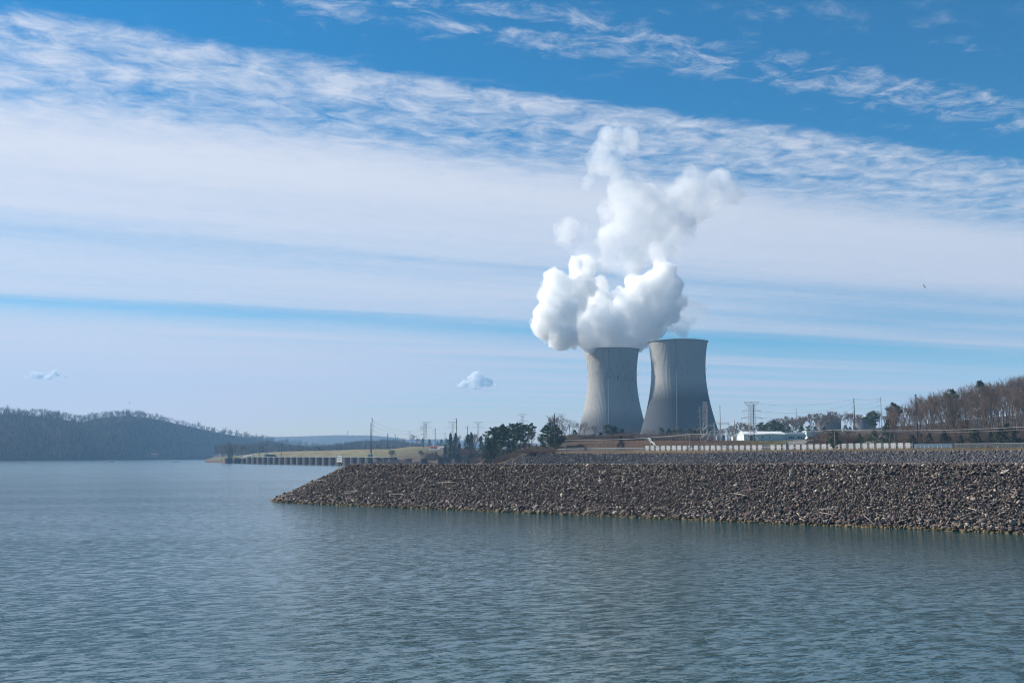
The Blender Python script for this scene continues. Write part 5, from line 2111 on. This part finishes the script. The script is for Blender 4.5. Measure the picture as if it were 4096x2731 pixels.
for i_, (px_, wpx) in enumerate(((2876, 16), (2896, 12))):
    dep = 660
    g = G(px_, dep)
    k_ = dep / F
    e = empty("transformer", g, ["larger blue grey transformer cabinet in the substation", "smaller blue grey transformer right of the larger one"][i_], "transformer", "substation transformers")
    hw_ = wpx * k_ / 2
    MB().box(-hw_, 0, 0, hw_, 2.2, 3.6).build("tank", M["bluegrey"] if i_ else M["siding"], e)
    for s in range(4):
        x_ = -hw_ + 2 * hw_ * (s + 0.5) / 4
        MB().box(x_ - 0.12, -0.4, 0.4, x_ + 0.12, -0.003, 3.2).build("radiator_fin", M["bluegrey"], e)
    for s in range(3):
        x_ = -hw_ * 0.6 + hw_ * 0.6 * s
        MB().prof([(0.16, 3.603), (0.2, 3.9), (0.12, 4.2), (0.16, 4.6), (0.05, 5.0)], 8, x_, 1.0).build("bushing", M["post_grey"], e)
# perimeter fence of the plateau
pts = [G(px_, fence_d(px_) + 57) for px_ in np.linspace(2540, 2935, 36)]
e = empty("perimeter_fence", pts[0], "grey wire fence along the top of the brown embankment", "fence")
pm_ = MB().bar((0, 0, -0.2), (0, 0, 2.6), 0.06, 0.06, 5).mesh("post", M["steel"])
for p in pts:
    link("post", pm_, e, p - pts[0])
ms = MB()
for k in range(len(pts) - 1):
    a_, b_ = pts[k] - pts[0], pts[k + 1] - pts[0]
    for zz_ in (0.5, 0.95, 1.4, 1.85, 2.3):
        ms.bar(a_ + Vector((0, 0, zz_)), b_ + Vector((0, 0, zz_)), 0.03)
ms.build("wire", M["steel"], e)

# ------------------------------------------------------------------ vegetation
grove = [(1967, 1712, 0), (1989, 1708, 1), (2007, 1700, 2), (2024, 1706, 0), (2043, 1695, 1), (2066, 1695, 2), (2084, 1692, 0), (2103, 1698, 1), (2126, 1694, 2)]
for i_, (px_, yt, k) in enumerate(grove):
    tree(f"pine{k}", px_, 560 + (i_ * 37) % 60, yt, "pine_tree", f"{ordinal(i_)} pine from the left in the grove left of the thick black pole", "pines of the grove left of the black pole", 1.0)
for i_, (px_, yt, k, d_) in enumerate(((2183, 1702, 3, 535), (2202, 1691, 3, 545), (2222, 1700, 3, 530), (2236, 1714, 3, 540))):
    tree(f"pine{k}", px_, d_, yt, "pine_tree", f"{ordinal(i_)} from the left of the big dark pines around the black pole", "big pines around the black pole", 1.3)
for i_, (px_, yt, k, d_) in enumerate(((2197, 1662, 0, 640), (2236, 1655, 2, 640), (2257, 1690, 3, 620), (2278, 1674, 1, 630), (2317, 1690, 4, 625), (2342, 1683, 5, 615), (2388, 1697, 0, 640),
                                       (2420, 1712, 2, 640), (2530, 1712, 3, 650), (2590, 1714, 1, 660), (2619, 1717, 4, 670), (2708, 1698, 5, 760), (2744, 1710, 0, 760), (2786, 1701, 2, 750), (2800, 1706, 3, 740))):
    tree(f"bare{k}", px_, d_, yt, "bare_tree", f"{ordinal(i_)} bare grey tree from the left in the row before the cooling towers", "bare trees before the cooling towers", 1.15)
for i_, (px_, yt, key, d_) in enumerate(((2299, 1718, "green0", 640), (2376, 1735, "cedar1", 620), (2403, 1728, "cedar1", 620), (2440, 1698, "pine1", 640), (2462, 1704, "pine3", 640), (2490, 1715, "green1", 640),
                                         (2540, 1735, "cedar1", 640), (2583, 1732, "green1", 640), (2646, 1710, "pine3", 680), (2676, 1713, "green0", 690), (2703, 1716, "pine3", 680), (2722, 1717, "green1", 690),
                                         (2762, 1714, "pine3", 690), (2781, 1720, "green0", 690), (2805, 1716, "pine1", 700), (2835, 1712, "pine3", 720))):
    tree(key, px_, d_, yt, "evergreen_tree", f"{ordinal(i_)} evergreen from the left at the foot of the cooling towers", "evergreens at the foot of the cooling towers", 1.35 if "pine" in key else 2.0)
tree("cedar1", 2484, 507, 1742, "cedar_tree", "dark conical cedar standing alone on the brown embankment", None, 1.2)
tree("pale0", 2132, 575, 1722, "bare_tree", "pale bare tree at the right edge of the pine grove", None, 0.8)
tree("pale1", 2188, 520, 1742, "bare_tree", "pale vine covered dead tree before the big pine", None, 0.55)
for i_, (px_, yt, key, d_) in enumerate(((1802, 1733, "cedar2", 950), (1822, 1733, "cedar0", 945), (1871, 1736, "cedar1", 930), (1884, 1731, "cedar0", 925), (1924, 1742, "cedar1", 900), (1838, 1770, "cedar1", 960),
                                         (1945, 1752, "cedar1", 900), (1780, 1778, "cedar2", 970))):
    tree(key, px_, d_, yt, "cedar_tree", f"{ordinal(i_)} of the dark cedars listed along the brush left of the pine grove" if False else
         ["narrow left one of the twin dark cedars behind the tall pole", "right one of the twin dark cedars, touching the tall pole", "left one of the two round dark cedars by the brown pole",
          "right one of the two round dark cedars by the brown pole", "round dark cedar against the left end of the pine grove", "low dark cedar at the feet of the twin cedars",
          "low dark cedar under the leftmost pine", "thin low cedar left of the twin cedars"][i_], "dark cedars left of the pine grove", 0.85)
for i_, (px_, yt, key, d_, lab) in enumerate(((1846, 1735, "bare1", 1100, "bare tree between the twin cedars and the round cedars"), (1900, 1731, "bare4", 1050, "bare tree right of the brown pole"),
                                              (1649, 1735, "bare3", 1560, "big round bare tree at the right end of the mown slope"), (1622, 1752, "bare5", 1600, "lower dark bare tree left of the big round bare tree"),
                                              (1668, 1752, "bare0", 1580, "bare tree right of the big round bare tree"),
                                              (1988, 1763, "pale1", 640, "small pale bare tree in the brush below the pines"), (1568, 1796, "pale0", 1040, "small pale bare tree on the shore above the mooring cells"),
                                              (1792, 1776, "bare2", 985, "thin bare sapling beside the fifth mooring cell"), (1688, 1798, "red0", 1010, "round reddish bush behind the mooring cells"),
                                              (1745, 1806, "green1", 1000, "dark green bush above the fifth mooring cell"), (1870, 1785, "red0", 900, "reddish bare bush below the round cedars"))):
    tree(key, px_, d_, yt, "bare_tree" if "cedar" not in key and "green" not in key else "evergreen_bush", lab, "trees in the brush behind the crest", 1.2)
for i_, (px_, yt, d_, lab) in enumerate(((1718, 1756, 1800, "round dark evergreen left of the pole over the red hut"), (1690, 1753, 1800, "dark evergreen right behind the four armed pole"), (1765, 1756, 1700, "dark evergreen right of the pale road"),
                                         (1508, 1777, 1450, "left dark green bush right of the white kiosk"), (1552, 1778, 1440, "dark green bush at the foot of the pole behind the slope"), (1522, 1784, 1445, "middle dark green bush right of the white kiosk"),
                                         (1786, 1752, 1600, "small dark evergreen left of the twin cedars"), (1750, 1764, 1600, "low evergreen by the pale road"))):
    tree("green1" if i_ % 2 else "green0", px_, d_, yt, "evergreen_tree", lab, "evergreens behind the mown slope", 1.5)
tip = [(884, 1772, "tall1", 1450, "thin bare tree nearest the water on the far spit"), (899, 1786, "bare2", 1440, "small bare tree second from the water on the far spit"), (931, 1765, "bare1", 1430, "widest bare tree on the far spit"),
       (943, 1772, "bare3", 1440, "bare tree behind the widest one on the far spit"), (967, 1778, "bare4", 1400, "dark spreading tree by the third mooring cell"), (921, 1780, "cedar1", 1435, "dark evergreen under the bare trees on the far spit")]
for (px_, yt, key, d_, lab) in tip:
    tree(key, px_, d_, yt, "bare_tree" if key != "cedar1" else "evergreen_tree", lab, "trees on the far spit", 1.0)
# brush between the pine grove and the mooring cells
for i_ in range(46):
    px_ = 1500 + 600 * i_ / 45 + random.uniform(-6, 6)
    d_ = random.choice([random.uniform(905, 990) if px_ < 1900 else random.uniform(620, 820), random.uniform(900, 1050)])
    shrub(px_, d_, random.uniform(16, 36), "bare grey brown shrub in the brush behind the rock crest", "shrubs in the brush behind the rock crest", dark=i_ % 4 == 0, wide=1.5)
for i_ in range(44):
    px_ = 1905 + 300 * i_ / 43 + random.uniform(-6, 6)
    shrub(px_, fence_d(px_) - random.uniform(-40, 75), random.uniform(14, 30), "bare brown shrub at the left end of the grey rock slope", "shrubs at the left end of the grey rock slope", dark=i_ % 3 == 0, wide=1.4)

for i_ in range(64):
    px_ = 2236 + 600 * ((i_ * 0.618034) % 1.0)
    shrub(px_, fence_d(px_) + random.uniform(62, 130), random.uniform(20, 42), "bare greyish bush in the thicket before the cooling towers", "bushes in the thicket before the cooling towers", dark=i_ % 2 == 0, wide=1.5)
for i_, px_ in enumerate((1955, 1978, 2001, 2034, 2056, 2078, 2098, 2118, 2146, 2170, 2196, 2212, 2232)):
    tree("green0" if i_ % 3 else "cedar1", px_, 545 + (i_ * 23) % 50, random.uniform(1758, 1778), "evergreen_bush", f"{ordinal(i_)} low dark evergreen bush from the left at the feet of the pines", "low evergreens at the feet of the pines", 1.3)
# behind the warehouse and offices
back = [(2928, 1700), (2958, 1685), (2975, 1690), (3125, 1668), (3153, 1661), (3172, 1668), (3192, 1664), (3211, 1660), (3247, 1652), (3268, 1662), (3286, 1648), (3308, 1655), (3326, 1641), (3346, 1648),
        (3368, 1656), (3390, 1645), (3407, 1650), (3437, 1654), (3452, 1660), (3508, 1638), (3522, 1646), (3545, 1660), (2905, 1708), (3100, 1680), (3226, 1668), (2890, 1712), (2942, 1704), (2990, 1698), (3005, 1702), (3035, 1696), (3062, 1700), (3084, 1692), (3140, 1676), (3180, 1674), (3420, 1664), (3475, 1662), (3490, 1668)]
for i_, (px_, yt) in enumerate(sorted(back)):
    tree(f"bare{i_ % 6}", px_, 902 + (i_ * 53) % 44, yt, "bare_tree", f"{ordinal(i_)} bare tree from the left in the line behind the warehouse and tanks", "bare trees behind the warehouse and tanks", 1.15)
ev = [(3050, 1690, "pine3"), (3071, 1692, "pine3"), (3095, 1682, "pine1"), (3112, 1690, "pine3"), (3127, 1694, "green0"), (3160, 1706, "green1"), (3208, 1703, "green0"), (3243, 1700, "pine3"), (3264, 1706, "green1"),
      (3300, 1706, "green0"), (3385, 1700, "green1"), (3404, 1706, "green0"), (3485, 1650, "pine2"), (3500, 1648, "pine2")]
for i_, (px_, yt, key) in enumerate(ev):
    tree(key, px_, 730 + (i_ * 29) % 40, yt, "evergreen_tree", f"{ordinal(i_)} evergreen from the left behind the warehouse and offices", "evergreens behind the warehouse and offices", 1.4 if "pine" in key else 2.0)
# in front: between the offices and the wood
tree("pine3", 3337, 409, 1722, "pine_tree", "lone green pine growing in front of the white panels", None, 1.45)
tree("pine3", 3347, 413, 1752, "pine_tree", "young pine leaning beside the lone pine before the panels", None, 1.3)
for (px_, yt, key, d_, lab, wd) in ((3557, 1676, "cedar1", 470, "large black cedar at the edge of the wood", 1.1), (3500, 1716, "green0", 460, "dark green cedar left of the large black cedar", 1.2),
                                    (3442, 1733, "green1", 455, "bright green young pine behind the panels", 1.1), (3569, 1730, "green0", 445, "fresh green cedar below the large black cedar", 1.1),
                                    (3530, 1745, "green1", 450, "low dark cedar between the two green cedars", 1.3), (3690, 1735, "green1", 440, "olive green cedar behind the blue grey wall", 1.0),
                                    (3875, 1678, "cedar1", 450, "dark cedar standing in the middle of the wood", 0.9), (4040, 1690, "cedar1", 450, "dark evergreen low in the right of the wood", 1.2)):
    tree(key, px_, d_, yt, "cedar_tree", lab, "cedars at the edge of the wood", wd * 1.45)
for (px_, yt, key, d_, lab, wd) in ((3582, 1614, "pine2", 520, "slender pine at the left edge of the bare wood", 1.0), (3819, 1560, "pine0", 500, "dark crowned pine high among the bare trees", 0.8),
                                    (3941, 1530, "pine2", 520, "tall pine with a dark crown over the wood", 1.0), (3640, 1625, "rust1", 500, "russet leaved tree left of the thick capped pole", 1.1)):
    tree(key, px_, d_, yt, "pine_tree" if "pine" in key else "oak_tree", lab, None, wd)
for i_, (px_, hp) in enumerate(((3285, 62), (3310, 75), (3325, 60), (3380, 55), (3400, 62), (3420, 48), (3300, 50), (3465, 45), (3390, 40))):
    shrub(px_, 450 + (i_ * 17) % 60, hp, f"{ordinal(sorted((3285, 3310, 3325, 3380, 3400, 3420, 3300, 3465, 3390)).index(px_))} wide bare bush from the left between the offices and the cedars",
          "bushes between the offices and the cedars", dark=i_ % 3 == 0, wide=1.3)
# the bare wood on the right
WX = [3540, 3584, 3615, 3663, 3712, 3755, 3786, 3832, 3880, 3929, 3985, 4013, 4061, 4092, 4300]
WY = [1640, 1607, 1603, 1592, 1566, 1568, 1546, 1545, 1538, 1516, 1524, 1508, 1497, 1490, 1470]
for i_ in range(120):
    px_ = 3560 + 720 * ((i_ * 0.618034) % 1.0)
    row = i_ % 4
    d_ = [430, 470, 520, 580][row] + random.uniform(-15, 15)
    yt = float(np.interp(px_, WX, WY))
    yt += [70, 42, 12, 4][row] * random.uniform(0.4, 1.5) if i_ % 7 else random.uniform(0, 8)
    key = random.choice(["tall0", "tall1", "tall2", "tall0", "bare0", "bare3", "bare5", "bare2"])
    tree(key, px_, d_, yt, "bare_tree", "bare leafless tree in the dense wood at the right", "bare trees of the wood at the right", random.uniform(0.65, 0.95))
for i_ in range(26):
    px_ = 3610 + 600 * ((i_ * 0.618034 + 0.31) % 1.0)
    d_ = random.uniform(425, 500)
    g_ = ground(px_, d_)
    h = random.uniform(5, 11)
    plant(random.choice(["rust0", "rust1", "red0", "rust1"]), G(px_, d_), h, "oak_tree", "small oak holding rusty brown leaves among the bare trunks", "small rusty oaks in the wood at the right", 1.1)
for i_ in range(90):
    px_ = 3590 + 650 * ((i_ * 0.618034) % 1.0) + random.uniform(-8, 8)
    shrub(px_, fence_d(px_) + random.uniform(16, 90), random.uniform(30, 62), "bare brown shrub at the foot of the wood at the right", "shrubs at the foot of the wood", dark=i_ % 2 == 0, wide=1.2)
for i_, (px_, yt) in enumerate(((3655, 1738), (3720, 1730), (3782, 1722), (3846, 1738), (3905, 1712), (3968, 1728), (4008, 1705), (4066, 1716), (4120, 1715))):
    tree("cedar0" if i_ % 2 else "cedar1", px_, fence_d(px_) + 12 + 5 * (i_ % 3), yt, "cedar_tree", f"{ordinal(i_)} dark low evergreen from the left along the foot of the wood", "dark evergreens along the foot of the wood", 1.7)
shrub(3950, fence_d(3950) - 6, 14, "low reddish brown shrub before the chain link fence at the far right", None, wide=3.0)

# ------------------------------------------------------------------ birds, buoys, boats
def bird(px, py, d, span, roll, label, rz=0.0):
    e = link("bird", None) if False else None
    mb = MB()
    mb.prof([(0.01, -0.25), (0.05, -0.18), (0.08, -0.05), (0.075, 0.1), (0.04, 0.2), (0.035, 0.24), (0.01, 0.3)], 8)
    me = mb.mesh("bird", M["bird_white"])
    o = link("bird", me, None, P(px, py, d))
    h = span / 2
    for sg_ in (-1, 1):
        vs = [(sg_ * 0.05, 0.02, 0.12), (sg_ * h * 0.45, 0.12, 0.20), (sg_ * h, 0.02, 0.02), (sg_ * h * 0.5, 0.10, 0.0), (sg_ * 0.05, 0.0, -0.10)]
        vt = [(x, y + 0.025, z) for x, y, z in vs]
        mw = MB().add(vs + vt, [(0, 1, 3, 4), (1, 2, 3), (9, 8, 6, 5), (8, 7, 6), (0, 5, 6, 1), (1, 6, 7, 2), (2, 7, 8, 3), (3, 8, 9, 4)])
        mw.build("wing", M["bird_dark"], o)
    o.rotation_euler = (0.2, roll, rz)
    s = 1.0
    return tag(o, label, "bird", "gulls in the air")


bird(3697, 1145, 240, 1.1, R(62), "gull with dark wings banking in the sky right of the towers")
bird(516, 1610, 420, 0.9, R(80), "small dark gull over the peak of the left hill")
bird(703, 1732, 330, 1.1, R(55), "gull flying before the wooded slope of the left hill")
bird(1032, 1713, 600, 0.8, R(20), "tiny gull over the low end of the wooded hill", 0.6)
bird(4050, 1036, 600, 0.8, R(5), "tiny gull high at the far right edge")

for (px_, d_, lab) in ((110, 1580, "small dark channel buoy nearest the left edge"), (394, 1750, "red channel buoy near the far shore"), (811, 2900, "tiny buoy by the end of the far shore")):
    c = Vector((XD(px_, d_), d_, 0))
    mb = MB().prof([(1.0, -0.3), (1.0, 0.5), (0.55, 0.8), (0.5, 2.6), (0.15, 2.9)], 12)
    o = mb.build("channel_buoy", M["buoy"], loc=c)
    tag(o, lab, "buoy", "channel buoys")
for (px_, d_, lab) in ((451, 1500, "small low fishing boat left of the river middle"), (705, 1600, "small fishing boat with a figure of white in the middle of the river")):
    c = Vector((XD(px_, d_), d_, 0))
    e = empty("fishing_boat", c, lab, "boat", "small fishing boats")
    hull = [(-3, 0.7), (-2.6, -0.2), (2.2, -0.2), (3.4, 0.9)]
    vs = [(x, -0.9, z) for x, z in hull] + [(x, 0.9, z) for x, z in hull]
    MB().add(vs, [(0, 1, 2, 3), (7, 6, 5, 4), (0, 4, 5, 1), (1, 5, 6, 2), (2, 6, 7, 3), (3, 7, 4, 0)]).build("hull", M["bluegrey"], e)
    MB().box(-0.6, -0.3, 0.75, 0.5, 0.3, 1.7).build("console", M["white"], e)
    MB().bar((-3.0, 0, -0.2), (-3.2, 0, 1.2), 0.18, 0.22, 6).build("outboard_motor", M["dark"], e)

# ------------------------------------------------------------------ haze
hz = MB().box(-7000, -400, -1.5, 7000, 8200, 640).build("haze", vol_mat("haze", 1.15e-4, (0.36, 0.65, 1.0), 0.0))
tag(hz, kind="stuff")
